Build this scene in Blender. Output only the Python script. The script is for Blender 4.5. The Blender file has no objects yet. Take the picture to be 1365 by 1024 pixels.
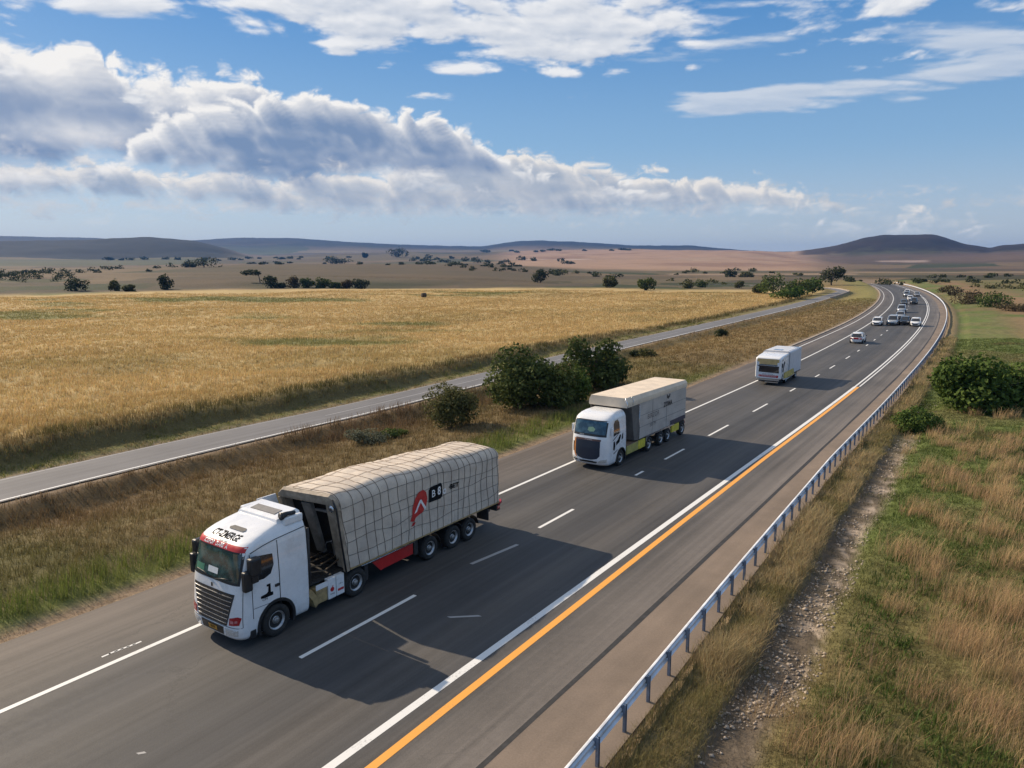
import bpy, bmesh, math, random
import numpy as np
from mathutils import Vector, Matrix
random.seed(7); rng = np.random.default_rng(7)
R = math.radians
scene = bpy.context.scene
col = scene.collection

# ------------------------------------------------------------------ camera
F_PX, HY, CAM_H = 985.0, 350.0, 11.4
PITCH = math.atan((512 - HY) / F_PX)
cam_d = bpy.data.cameras.new('camera')
cam_d.sensor_width = 36.0; cam_d.lens = F_PX / 1365 * 36.0
cam_d.clip_start = 0.3; cam_d.clip_end = 60000
cam = bpy.data.objects.new('camera', cam_d); col.objects.link(cam)
cam.location = (0, 0, CAM_H); cam.rotation_euler = (math.pi / 2 - PITCH, 0, 0)
scene.camera = cam

def ray(px, py):
    u = (px - 682.5) / F_PX; v = (512 - py) / F_PX
    c, s = math.cos(PITCH), math.sin(PITCH)
    return Vector((u, c + v * s, -s + v * c))
def flat(px, py, z=0.0):
    d = ray(px, py); t = (z - CAM_H) / d.z
    return (d.x * t, d.y * t)
def azel(px, py):
    d = ray(px, py).normalized()
    return math.degrees(math.atan2(d.x, d.y)), math.degrees(math.asin(d.z))

# ------------------------------------------------------------------ noise
_tab = np.random.default_rng(11).random((512, 512))
def vnoise(x, y, seed=0):
    x = np.asarray(x, float) + seed * 37.17; y = np.asarray(y, float) + seed * 91.73
    xi = np.floor(x).astype(int); yi = np.floor(y).astype(int)
    fx = x - xi; fy = y - yi
    fx = fx * fx * (3 - 2 * fx); fy = fy * fy * (3 - 2 * fy)
    a = _tab[xi % 512, yi % 512]; b = _tab[(xi + 1) % 512, yi % 512]
    c = _tab[xi % 512, (yi + 1) % 512]; d = _tab[(xi + 1) % 512, (yi + 1) % 512]
    return (a + (b - a) * fx) * (1 - fy) + (c + (d - c) * fx) * fy
def fbm(x, y, oct=4, seed=0, gain=.5):
    s = 0; a = 1; n = 0
    for o in range(oct):
        s = s + a * vnoise(np.asarray(x) * 2**o, np.asarray(y) * 2**o, seed + o * 3); n += a; a *= gain
    return s / n
def sstep(a, b, x):
    t = np.clip((np.asarray(x, float) - a) / (b - a), 0, 1); return t * t * (3 - 2 * t)

# ------------------------------------------------------------------ object helpers
def tag(o, label=None, cat=None, group=None, kind=None):
    if label: o['label'] = label
    if cat: o['category'] = cat
    if group: o['group'] = group
    if kind: o['kind'] = kind
    return o
def empty(name, loc, rz=0.0, scale=1.0):
    o = bpy.data.objects.new(name, None); col.objects.link(o)
    o.empty_display_size = .3
    o.location = loc; o.rotation_euler = (0, 0, rz); o.scale = (scale,) * 3
    return o
def children(o): return [c for c in bpy.data.objects if c.parent == o]
def link_mesh(name, me, mats, parent=None):
    o = bpy.data.objects.new(name, me); col.objects.link(o)
    for m in (mats if isinstance(mats, (list, tuple)) else [mats]): me.materials.append(m)
    if parent is not None: o.parent = parent
    return o
def copy_tree(o, parent=None, kids=None):
    c = o.copy(); col.objects.link(c)
    if parent is not None: c.parent = parent
    for ch in children(o): copy_tree(ch, c)
    return c
def fast_mesh(name, V, F, mats, colr=None, parent=None, smooth=False, mi=None):
    V = np.ascontiguousarray(V, np.float32); F = np.ascontiguousarray(F, np.int32)
    me = bpy.data.meshes.new(name); n, k = F.shape
    me.vertices.add(len(V)); me.vertices.foreach_set('co', V.ravel())
    me.loops.add(n * k); me.loops.foreach_set('vertex_index', F.ravel())
    me.polygons.add(n); me.polygons.foreach_set('loop_start', np.arange(0, n * k, k, dtype=np.int32))
    if smooth: me.polygons.foreach_set('use_smooth', np.ones(n, bool))
    if mi is not None: me.polygons.foreach_set('material_index', np.asarray(mi, np.int32))
    if colr is not None:
        at = me.attributes.new('Col', 'FLOAT_COLOR', 'POINT')
        c4 = np.ones((len(V), 4), np.float32); c4[:, :3] = colr
        at.data.foreach_set('color', c4.ravel())
    me.update(calc_edges=True); me.validate()
    return link_mesh(name, me, mats, parent)

class MB:
    """collects simple shapes and links them as one mesh object"""
    def __init__(s): s.v = []; s.f = []; s.m = []; s.sm = []
    def add(s, V, F, mi=0, smooth=False):
        b = len(s.v); s.v += [tuple(p) for p in V]
        for f in F: s.f.append(tuple(b + i for i in f)); s.m.append(mi); s.sm.append(smooth)
        return s
    def box(s, lo, hi, mi=0, taper=None, bev=0.0):
        (x0, y0, z0), (x1, y1, z1) = lo, hi
        if bev <= 0:
            V = [(x0,y0,z0),(x1,y0,z0),(x1,y1,z0),(x0,y1,z0),(x0,y0,z1),(x1,y0,z1),(x1,y1,z1),(x0,y1,z1)]
            return s.add(V, [(3,2,1,0),(4,5,6,7),(0,1,5,4),(1,2,6,5),(2,3,7,6),(3,0,4,7)], mi)
        bm = bmesh.new(); bmesh.ops.create_cube(bm, size=1)
        for v in bm.verts:
            v.co = ((x0+x1)/2 + v.co.x*(x1-x0), (y0+y1)/2 + v.co.y*(y1-y0), (z0+z1)/2 + v.co.z*(z1-z0))
        bmesh.ops.bevel(bm, geom=bm.edges[:], offset=bev, segments=2, affect='EDGES', profile=.5)
        bm.verts.index_update()
        s.add([v.co for v in bm.verts], [[v.index for v in f.verts] for f in bm.faces], mi); bm.free(); return s
    def hexa(s, V, mi=0):
        """eight corners: bottom ring then top ring"""
        return s.add(V, [(3,2,1,0),(4,5,6,7),(0,1,5,4),(1,2,6,5),(2,3,7,6),(3,0,4,7)], mi)
    def tube(s, pts, r, n=8, mi=0, cap=True):
        pts = [Vector(p) for p in pts]; rings = []
        rr = r if isinstance(r, (list, tuple)) else [r] * len(pts)
        ref = None; V = []
        for i, p in enumerate(pts):
            d = (pts[min(i+1, len(pts)-1)] - pts[max(i-1, 0)]).normalized()
            if ref is None:
                ref = d.orthogonal().normalized()
            ref = (ref - d * ref.dot(d)).normalized(); b = d.cross(ref)
            for k in range(n):
                a = 2 * math.pi * k / n; V.append(p + (ref * math.cos(a) + b * math.sin(a)) * rr[i])
        F = []
        for i in range(len(pts) - 1):
            for k in range(n): F.append((i*n+k, i*n+(k+1) % n, (i+1)*n+(k+1) % n, (i+1)*n+k))
        if cap: F.append(tuple(range(n))[::-1]); F.append(tuple((len(pts)-1)*n + k for k in range(n)))
        return s.add(V, F, mi, True)
    def lathe_x(s, prof, n=28, mi=0, cx=0, cy=0, cz=0):
        """profile [(x, radius)] revolved round the x axis"""
        V = []; F = []
        for x, r in prof:
            for k in range(n):
                a = 2*math.pi*k/n; V.append((cx + x, cy + r*math.cos(a), cz + r*math.sin(a)))
        for i in range(len(prof) - 1):
            for k in range(n): F.append((i*n+k, (i+1)*n+k, (i+1)*n+(k+1) % n, i*n+(k+1) % n))
        F.append(tuple(range(n))); F.append(tuple((len(prof)-1)*n+k for k in range(n))[::-1])
        return s.add(V, F, mi, True)
    def grid(s, fn, us, vs, mi=0, smooth=True, flip=False):
        V = [fn(u, v) for v in vs for u in us]; nu = len(us); F = []
        for j in range(len(vs) - 1):
            for i in range(nu - 1):
                q = (j*nu+i, j*nu+i+1, (j+1)*nu+i+1, (j+1)*nu+i); F.append(q[::-1] if flip else q)
        return s.add(V, F, mi, smooth)
    def poly(s, pts, mi=0): return s.add(pts, [tuple(range(len(pts)))], mi)
    def loft(s, rings, mi=0, cap0=True, cap1=True, smooth=True):
        n = len(rings[0]); V = [p for r in rings for p in r]; F = []
        for i in range(len(rings) - 1):
            for k in range(n): F.append((i*n+k, i*n+(k+1) % n, (i+1)*n+(k+1) % n, (i+1)*n+k))
        s.add(V, F, mi, smooth)
        if cap0: s.add(rings[0], [tuple(range(n))[::-1]], mi)
        if cap1: s.add(rings[-1], [tuple(range(n))], mi)
        return s
    def build(s, name, mats, parent=None, recalc=True):
        me = bpy.data.meshes.new(name); me.from_pydata([tuple(map(float, p)) for p in s.v], [], s.f)
        me.polygons.foreach_set('material_index', s.m); me.polygons.foreach_set('use_smooth', s.sm)
        if recalc:
            bm = bmesh.new(); bm.from_mesh(me); bmesh.ops.recalc_face_normals(bm, faces=bm.faces[:]); bm.to_mesh(me); bm.free()
        me.update()
        return link_mesh(name, me, mats, parent)

def lin(c):
    c = c / 255.0
    return c / 12.92 if c <= .04045 else ((c + .055) / 1.055) ** 2.4
def rgb(r, g, b): return (lin(r), lin(g), lin(b))

# ------------------------------------------------------------------ node helpers
class NT:
    def __init__(s, tree): s.t = tree; s.n = tree.nodes; s.l = tree.links
    def node(s, typ, ins=None, **kw):
        n = s.n.new(typ)
        for k, v in kw.items(): setattr(n, k, v)
        for k, v in (ins or {}).items(): s.put(n.inputs[k], v)
        return n
    def put(s, sock, v):
        if isinstance(v, E): v = v.s
        if isinstance(v, bpy.types.NodeSocket): s.l.new(v, sock)
        else:
            if hasattr(sock.default_value, '__len__') and not hasattr(v, '__len__'): v = (v,) * len(sock.default_value)
            if sock.type == 'RGBA' and len(v) == 3: v = (*v, 1)
            sock.default_value = v
    def m(s, op, a, b=0.0, c=None, clamp=False):
        n = s.node('ShaderNodeMath', operation=op, use_clamp=clamp)
        s.put(n.inputs[0], a); s.put(n.inputs[1], b)
        if c is not None: s.put(n.inputs[2], c)
        return E(s, n.outputs[0])
    def noise(s, vec, scale, detail=4, rough=.55, lac=2.0, out=0, dist=0.0):
        n = s.node('ShaderNodeTexNoise', {'Scale': scale, 'Detail': detail, 'Roughness': rough, 'Lacunarity': lac, 'Distortion': dist})
        s.put(n.inputs['Vector'], vec); return E(s, n.outputs[out])
    def smooth(s, x, a, b):
        n = s.node('ShaderNodeMapRange', {'Value': x, 'From Min': a, 'From Max': b, 'To Min': 0.0, 'To Max': 1.0}, interpolation_type='SMOOTHSTEP')
        return E(s, n.outputs[0])
    def mix(s, fac, a, b, blend='MIX'):
        n = s.node('ShaderNodeMix', data_type='RGBA', blend_type=blend, clamp_factor=True)
        s.put(n.inputs['Factor'], fac); s.put(n.inputs[6], a); s.put(n.inputs[7], b)
        return E(s, n.outputs[2])
    def vec(s, x, y, z=0.0): return E(s, s.node('ShaderNodeCombineXYZ', {0: x, 1: y, 2: z}).outputs[0])
    def xyz(s, v):
        n = s.node('ShaderNodeSeparateXYZ', {0: v}); return [E(s, o) for o in n.outputs]
    def ramp(s, fac, stops, interp='LINEAR'):
        n = s.node('ShaderNodeValToRGB', {0: fac}); cr = n.color_ramp; cr.interpolation = interp
        while len(cr.elements) < len(stops): cr.elements.new(.5)
        for e, (p, c) in zip(cr.elements, stops):
            e.position = p; e.color = (*c, 1) if hasattr(c, '__len__') else (c, c, c, 1)
        return E(s, n.outputs[0])
class E:
    def __init__(s, t, sock): s.t = t; s.s = sock
    def __add__(s, o): return s.t.m('ADD', s, o)
    __radd__ = __add__
    def __sub__(s, o): return s.t.m('SUBTRACT', s, o)
    def __rsub__(s, o): return s.t.m('SUBTRACT', o, s)
    def __mul__(s, o): return s.t.m('MULTIPLY', s, o)
    __rmul__ = __mul__
    def __truediv__(s, o): return s.t.m('DIVIDE', s, o)
    def __neg__(s): return s.t.m('MULTIPLY', s, -1.0)
    def clamp(s): return s.t.m('ADD', s, 0.0, clamp=True)

def new_mat(name):
    m = bpy.data.materials.new(name); m.use_nodes = True
    t = NT(m.node_tree); bs = m.node_tree.nodes['Principled BSDF']
    return m, t, bs
def pmat(name, color, rough=.5, metal=0.0, var=.12, scale=6.0, dirt=None, dirt_amt=.0, bump=0.0, bscale=40., spec=.5, coat=0.0):
    """painted / rubber / metal surface with mottled colour, dirt and a little relief"""
    m, t, bs = new_mat(name)
    co = E(t, t.node('ShaderNodeTexCoord').outputs['Object'])
    n = t.noise(co, scale, 6, .6)
    c = t.mix(t.smooth(n, .3, .7), tuple(x * (1 - var) for x in color), tuple(min(1, x * (1 + var)) for x in color))
    if dirt is not None:
        d = t.noise(co, scale * .35, 8, .7)
        _, _, z = t.xyz(co)
        c = t.mix(t.smooth(d, .62 - dirt_amt * .35, .85) * .8, c, dirt)
    t.put(bs.inputs['Base Color'], c)
    t.put(bs.inputs['Roughness'], t.smooth(t.noise(co, scale * 2.3, 4), .2, .8) * .2 + (rough - .1))
    bs.inputs['Metallic'].default_value = metal; bs.inputs['Specular IOR Level'].default_value = spec
    bs.inputs['Coat Weight'].default_value = coat
    if bump:
        b = t.node('ShaderNodeBump', {'Strength': bump, 'Distance': .02, 'Height': t.noise(co, bscale, 5, .6)})
        t.put(bs.inputs['Normal'], b.outputs[0])
    return m
# ------------------------------------------------------------------ sun, sky, clouds
SUN_EL = R(31.0); SUN_AZ = R(-55.4)          # azimuth from +Y towards +X
to_sun = Vector((math.sin(SUN_AZ) * math.cos(SUN_EL), math.cos(SUN_AZ) * math.cos(SUN_EL), math.sin(SUN_EL)))
sd = bpy.data.lights.new('sun', 'SUN'); sd.energy = 4.4; sd.angle = R(.5); sd.color = (1.0, .83, .62)
so = bpy.data.objects.new('sun', sd); col.objects.link(so)
so.rotation_euler = to_sun.to_track_quat('Z', 'Y').to_euler(); so.location = (0, 0, 60)

world = bpy.data.worlds.new('World'); scene.world = world; world.use_nodes = True
wt = NT(world.node_tree); world.node_tree.nodes.clear()
SKY_K = .12; EXPO = .48
sky = wt.node('ShaderNodeTexSky', sky_type='NISHITA', sun_disc=False, sun_elevation=SUN_EL, sun_rotation=SUN_AZ,
              altitude=300, air_density=1.0, dust_density=.6, ozone_density=2.5)
dirv = E(wt, wt.node('ShaderNodeTexCoord').outputs['Generated'])
dx, dy, dz = wt.xyz(dirv)
az = wt.m('ARCTAN2', dx, dy) * 57.29578
el = wt.m('ARCSINE', dz) * 57.29578
K = 1.0 / SKY_K / 2 ** EXPO
def kc(r, g, b): return tuple(x * K for x in rgb(r, g, b))

# clear sky: the sky texture, tinted bluer upward; unseen top whitened to neutralise fill light
hs = wt.node('ShaderNodeHueSaturation', {'Saturation': 1.25, 'Value': 1.0, 'Color': sky.outputs[0]})
sky_c = E(wt, hs.outputs[0])
tint = wt.mix(wt.smooth(el, 0., 9.), kc(192, 200, 210), kc(142, 178, 211)); tint = wt.mix(wt.smooth(el, 5., 20.), tint, kc(80, 138, 197))
tint = wt.mix(wt.smooth(el, 24., 50.), tint, kc(190, 195, 203))
acc = wt.mix(.86, sky_c, tint)


# clouds: a far shell of sky beyond the haze, its cover and light worked out from layered noise
CA = np.arange(-54, 54.01, .07); CE = np.arange(.15, 27.5, .065)
GA, GE = np.meshgrid(CA, CE)
ga, ge = np.radians(GA), np.radians(GE)
def curve(pts):
    P = sorted(azel(*p) for p in pts); return np.interp(CA, [p[0] for p in P], [p[1] for p in P])[None, :]
def shift(A, da, de):
    """A sampled at (az+da, el+de) in degrees"""
    i = int(round(de / .065)); j = int(round(da / .07))
    I = np.clip(np.arange(A.shape[0]) + i, 0, A.shape[0] - 1); J = np.clip(np.arange(A.shape[1]) + j, 0, A.shape[1] - 1)
    return A[np.ix_(I, J)]
def light(D, step, n, k, ang=(-.55, .83)):
    tau = 0
    for q in range(1, n + 1): tau = tau + shift(D, ang[0] * step * q, ang[1] * step * q)
    return np.exp(-tau / n * k)
C_rgb = np.zeros(GA.shape + (3,)); C_a = np.zeros(GA.shape)
def over(rgbv, a):
    global C_rgb, C_a
    na = a + C_a * (1 - a)
    C_rgb = np.where(na[..., None] > 1e-4, (rgbv * a[..., None] + C_rgb * (C_a * (1 - a))[..., None]) / np.maximum(na, 1e-4)[..., None], rgbv)
    C_a = na
def lerp3(f, a, b): return np.asarray(a)[None, None] * (1 - f[..., None]) + np.asarray(b)[None, None] * f[..., None]
def billow(x, y, seed, oct=6):
    s = 0; a = 1; n = 0
    for o in range(oct):
        s = s + a * (1 - np.abs(2 * vnoise(x * 2**o + o * 5.3, y * 2**o, seed + o) - 1)) ; n += a; a *= .5
    return s / n
def blob(px, py, wx, wy, tilt=0.0):
    a0, e0 = azel(px, py); s = .0581
    u = (GA - a0) / (wx * s); v = (GE - e0 - (GA - a0) * tilt) / (wy * s)
    return np.exp(-(u * u + v * v))
def bank(top, base, seed, lump=1.6, sc=1.0, soft=.5, bsoft=1.6, white=(250,247,243), dark=(112,132,160), opac=1.0, dens=1.0, st=1.6, step=.28, n=9, k=3.4, bri=0.0, grow=0.0, glow=()):
    T, B = curve(top), curve(base)
    wx = GA * .22 * sc + .9 * fbm(GA * .3 * sc, GE * .5 * sc, 3, seed + 50); wy = GE * .22 * sc * st
    b1 = fbm(wx * .9, wy * .9, 3, seed); b2 = 1 - billow(wx * 1.7, wy * 1.7, seed + 9, 7); f = fbm(wx * 7, wy * 7, 5, seed + 20)
    bump = (b1 - .5) * lump * 1.3 + (b2 - .45) * lump * 1.5 + (f - .5) * lump * .4
    dep = T + bump - GE + grow
    D = sstep(0, soft * 1.9, dep + (fbm(wx * 22, wy * 22, 3, seed + 33) - .5) * .35) * sstep(0, bsoft, GE - B + (b1 - .5) * 2.2 + (f - .5) * 1.0 + (b2 - .5) * 1.2)
    vol = D * (.35 + 1.1 * np.clip(b1 * .8 + b2 * .9 - .25, 0, 1.3)) * dens
    L = light(vol, step, n, k)
    L2 = light(D * (.2 + b2 + f * .4), .12, 4, 1.6)
    lit = np.clip((L * .95 + (L2 - .35) * .75) * 1.15 + bri + (f - .5) * .22 * L, 0, 1); lit = lit + (fbm(wx * .8, wy * .6, 3, seed + 71) - .5) * .22 * (1 - lit); lit = np.clip(lit + sum(.45 * blob(*q) for q in glow) * (.6 + .8 * b2), 0, 1)
    over(lerp3(lit, rgb(*dark), rgb(*white)), np.clip(D * 1.05, 0, 1) * opac)
# far bank low over the horizon
bank([(-260,272),(0,270),(150,274),(300,264),(420,260),(560,254),(640,248),(760,243),(860,246),(960,242),(1040,254),(1120,266),(1250,266),(1400,266),(1700,280)],
     [(-260,296),(0,290),(400,290),(640,295),(900,297),(1100,290),(1400,285),(1700,296)], 3, lump=.9, sc=1.9, soft=.5, bsoft=1.8,
     white=(216,213,210), dark=(160,178,198), opac=.85, grow=.5)
# middle bank with bright billows
bank([(-300,229),(0,222),(120,218),(230,234),(330,240),(430,236),(520,234),(590,216),(640,205),(700,206),(760,218),(830,230),(900,242),(945,238),(1010,247),(1060,264),(1130,287),(1500,305)],
     [(-300,285),(0,288),(300,292),(500,297),(760,298),(1000,292),(1130,297),(1500,310)], 41, grow=.75, lump=1.3, sc=1.6, soft=.4, bsoft=2.2,
     white=(244,238,230), dark=(146,164,188), opac=.97, step=.2, bri=.14, k=2.6)
# thin strip at right
bank([(880,300),(980,264),(1050,252),(1130,249),(1200,243),(1280,240),(1340,241),(1365,246),(1420,264),(1600,300)],
     [(900,292),(1000,272),(1200,259),(1340,254),(1600,290)], 77, lump=.6, sc=2.2, soft=.5, bsoft=1.2,
     white=(222,220,220), dark=(165,182,203), opac=.8)
# great dark bank at left, two crests
bank([(-500,70),(-200,50),(0,68),(70,64),(130,72),(170,86),(220,84),(290,102),(345,115),(380,152),(420,192),(520,217),(700,280),(1400,330)],
     [(-500,240),(0,252),(200,252),(420,250),(600,262),(1400,330)], 104, grow=.5, lump=1.6, sc=1.1, soft=.45, bsoft=2.6, dark=(124,147,181), step=.42, k=2.3, bri=.03, glow=[(60,88,120,26),(100,176,60,12)])
bank([(100,230),(160,207),(205,154),(260,136),(330,132),(385,126),(415,117),(450,124),(470,144),(540,152),(600,162),(632,178),(660,207),(760,240),(1400,330)],
     [(100,262),(200,250),(380,256),(520,260),(620,252),(700,260),(1400,330)], 131, grow=.3, lump=1.3, sc=1.3, soft=.35, bsoft=2.4, dark=(124,147,180), step=.3, k=2.3, dens=1.1, bri=.03)
bank([(-300,190),(-60,178),(20,170),(90,164),(150,172),(190,188),(230,215),(300,260),(1400,330)], [(-300,208),(0,206),(120,204),(230,215),(300,262),(1400,330)], 163, lump=.9, sc=1.6, soft=.6, bsoft=2.2, white=(236,232,230), dark=(146,165,192), opac=.75, step=.2, k=2.2, bri=.05)
bank([(250,250),(320,222),(360,207),(420,203),(450,214),(500,235),(700,280),(1400,330)], [(250,255),(330,232),(420,228),(500,238),(700,285),(1400,330)], 187, lump=.8, sc=1.8, soft=.6, bsoft=1.8, white=(238,232,226), dark=(146,165,192), opac=.7, step=.2, k=2.2, bri=.05)
# high broken sheets, laid out on a level layer high above the ground
iz = 1 / (np.sin(ge) + .05); QX = np.sin(ga) * np.cos(ge) * iz; QY = np.cos(ga) * np.cos(ge) * iz
def sheet(mask, seed, sc, thr, white, dark, opac, sx=1.0, gain=.55, soft=.17, k=1.5):
    x, y = QX * sc * sx, QY * sc
    w = fbm(x * .6, y * .6, 3, seed + 5)
    n = fbm(x * 1.3 + w, y * 1.3, 8, seed, gain) * .6 + (1 - billow(x * 1.2 + w, y * 1.2, seed + 8, 6)) * .4
    d = n + mask * .36 - thr
    D = sstep(0, soft, d)
    L = np.clip(light(D * (.3 + 1.6 * np.clip(d, 0, .5)), .16, 7, k) * .75 + (n - shift(n, -.3, .3)) * 2.2 + .3, 0, 1)
    over(lerp3(L, rgb(*dark), rgb(*white)), D * opac)
m1 = blob(900,-5,330,72) + blob(1330,8,190,58) + blob(470,5,110,50) + blob(190,2,220,38) + blob(700,60,210,56) * .9 + blob(30,20,70,60) * .6
sheet(m1, 7, 3.2, .76, (243,243,244), (180,192,210), .97)
m2 = blob(1120,118,270,24,.06) + blob(920,68,150,16,.04) * .85 + blob(985,132,110,16) * .8 + blob(1290,45,160,25) * .7 + blob(1290,112,110,16,.05) * .7
sheet(m2, 63, 2.6, .74, (214,221,231), (168,187,212), .85, sx=.5)
m3 = blob(585,128,60,10) + blob(180,130,22,10) + blob(590,95,40,9)
sheet(m3, 91, 5.0, .76, (240,240,240), (190,203,220), .8)
edge = sstep(-54, -50, GA) * sstep(54, 50, GA) * sstep(27.4, 26, GE) * sstep(.2, 2.2, GE)
C_a = np.clip(C_a * edge, 0, 1)
SKY_R = 30000.0
V = np.stack([np.sin(ga) * np.cos(ge), np.cos(ga) * np.cos(ge), np.sin(ge)], -1) * SKY_R
ne, na_ = GA.shape; idx = np.arange(ne * na_).reshape(ne, na_)
Fq = np.stack([idx[:-1, :-1], idx[:-1, 1:], idx[1:, 1:], idx[1:, :-1]], -1).reshape(-1, 4)
keep = C_a.ravel()[Fq].max(1) > .004
mc = bpy.data.materials.new('cloud_cover'); mc.use_nodes = True; mc.node_tree.nodes.clear(); ct = NT(mc.node_tree)
at = ct.node('ShaderNodeAttribute', attribute_name='Col'); aa = ct.node('ShaderNodeAttribute', attribute_name='cover')
em = ct.node('ShaderNodeEmission', {'Color': at.outputs['Color'], 'Strength': 2 ** -EXPO}); tr = ct.node('ShaderNodeBsdfTransparent')
mx = ct.node('ShaderNodeMixShader', {0: aa.outputs['Fac'], 1: tr.outputs[0], 2: em.outputs[0]})
ct.l.new(mx.outputs[0], ct.node('ShaderNodeOutputMaterial').inputs[0])
try: mc.cycles.emission_sampling = 'NONE'
except Exception: pass
clouds = fast_mesh('clouds', V.reshape(-1, 3), Fq[keep], mc, C_rgb.reshape(-1, 3))
ca = clouds.data.attributes.new('cover', 'FLOAT', 'POINT'); ca.data.foreach_set('value', C_a.ravel().astype(np.float32))
tag(clouds, kind='structure'); clouds.visible_shadow = True

bg = wt.node('ShaderNodeBackground', {'Color': acc, 'Strength': SKY_K})
wo = wt.node('ShaderNodeOutputWorld'); wt.l.new(bg.outputs[0], wo.inputs[0])

vs = scene.view_settings
vs.view_transform = 'Standard'; vs.look = 'None'; vs.exposure = EXPO; vs.gamma = 1; vs.use_curve_mapping = False
cy = scene.cycles
cy.max_bounces = 5; cy.diffuse_bounces = 2; cy.glossy_bounces = 3; cy.transmission_bounces = 4; cy.volume_bounces = 0
cy.transparent_max_bounces = 8; cy.use_denoising = True; cy.caustics_reflective = False; cy.caustics_refractive = False
world.cycles.sampling_method = 'MANUAL'; world.cycles.sample_map_resolution = 512
# ------------------------------------------------------------------ the lie of the land
TH0 = R(34.6)
# the highway: s runs along it (m from the camera's foot), t across it (negative to the left)
def _path():
    S = np.arange(-120, 900, 1.0); th = np.empty_like(S)
    for i, s in enumerate(S):
        a = TH0
        if s > 55: a -= 6.2e-4 * (min(s, 470) - 55)
        if s > 470: a -= 4.2e-3 * (min(s, 760) - 470)
        th[i] = a
    X = np.concatenate([[0], np.cumsum(np.sin(th))[:-1]]); Y = np.concatenate([[0], np.cumsum(np.cos(th))[:-1]])
    i0 = int(np.argmin(np.abs(S))); return S, X - X[i0], Y - Y[i0], th
PS, PX, PY, PT = _path()
def road(s, t):
    x = np.interp(s, PS, PX); y = np.interp(s, PS, PY); a = np.interp(s, PS, PT)
    return x + np.cos(a) * t, y - np.sin(a) * t
_near_S = np.arange(-110, 880, 2.0)
_near_X, _near_Y, _near_T = (np.interp(_near_S, PS, q) for q in (PX, PY, PT))
def st_of(x, y):
    """world -> (s, t), by the nearest piece of a guide line 20 m left of the zero line (vectorised)"""
    x = np.asarray(x, float).ravel(); y = np.asarray(y, float).ravel()
    s = np.empty_like(x); t = np.empty_like(x)
    gx = _near_X - np.cos(_near_T) * 20; gy = _near_Y + np.sin(_near_T) * 20
    for a in range(0, len(x), 20000):
        xx, yy = x[a:a+20000, None], y[a:a+20000, None]
        k = np.argmin((xx - gx) ** 2 + (yy - gy) ** 2, 1)
        ddx = x[a:a+20000] - gx[k]; ddy = y[a:a+20000] - gy[k]; th = _near_T[k]
        t[a:a+20000] = ddx * np.cos(th) - ddy * np.sin(th) - 20
        s[a:a+20000] = _near_S[k] + (ddx * np.sin(th) + ddy * np.cos(th))
    return s, t
# cross lines of the road, t by s
def tl(tab): 
    a = np.array(tab, float); return lambda s: np.interp(s, a[:, 0], a[:, 1])
T_GL = tl([(-120,-24.7),(34,-24.6),(84,-25.0),(111,-24.9),(156,-24.6),(260,-24.6),(380,-24.2),(900,-24.4)])
T_WL = tl([(-120,-20.7),(900,-20.7)])
T_DA = tl([(-120,-16.25),(40,-16.5),(900,-16.6)])
T_WR = tl([(-120,-12.1),(900,-12.2)])
T_OR = tl([(-120,-11.0),(10,-11.3),(30,-11.62),(43,-11.75),(74,-11.85),(900,-11.85)])
T_SE = tl([(-120,-9.1),(20,-9.25),(66,-9.6),(110,-9.6),(900,-9.7)])
T_RA = tl([(-120,-6.5),(0,-6.85),(13,-7.15),(25,-7.55),(43,-8.05),(79,-8.3),(900,-8.3)])
# the side road beyond the verge (from ground points), right edge and width
_sr = [flat(*p) for p in [(-260,735),(0,668),(290,597),(500,550),(660,508),(830,465),(1000,425),(1070,408),(1118,394),(1133,388.5)]]
_sr += [(_sr[-1][0] + 9, _sr[-1][1] + 34), (_sr[-1][0] - 2, _sr[-1][1] + 66), (_sr[-1][0] - 24, _sr[-1][1] + 88), (_sr[-1][0] - 60, _sr[-1][1] + 100)]
def smooth_line(P, step=1.0):
    P = np.array(P); d = np.concatenate([[0], np.cumsum(np.hypot(*np.diff(P, axis=0).T))])
    u = np.arange(0, d[-1], step); x = np.interp(u, d, P[:, 0]); y = np.interp(u, d, P[:, 1])
    k = np.ones(15) / 15
    for _ in range(2):
        x = np.convolve(np.pad(x, 7, 'edge'), k, 'valid'); y = np.convolve(np.pad(y, 7, 'edge'), k, 'valid')
    return np.stack([x, y], 1)
SR = smooth_line(_sr); SRT = np.gradient(SR, axis=0); SRT /= np.linalg.norm(SRT, axis=1)[:, None]
SRN = np.stack([SRT[:, 1], -SRT[:, 0]], 1)       # to the right
SR_W = 4.1
def sr_of(x, y):
    """distance right of the side road's right edge (negative = on it or left of it) and position along"""
    x = np.asarray(x, float).ravel(); y = np.asarray(y, float).ravel(); o = np.empty_like(x); kk = np.empty(len(x), int)
    P = SR[::2]; N = SRN[::2]
    for a in range(0, len(x), 20000):
        k = np.argmin((x[a:a+20000, None] - P[:, 0]) ** 2 + (y[a:a+20000, None] - P[:, 1]) ** 2, 1)
        o[a:a+20000] = (x[a:a+20000] - P[k, 0]) * N[k, 0] + (y[a:a+20000] - P[k, 1]) * N[k, 1]; kk[a:a+20000] = k * 2
    return o, kk

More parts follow.
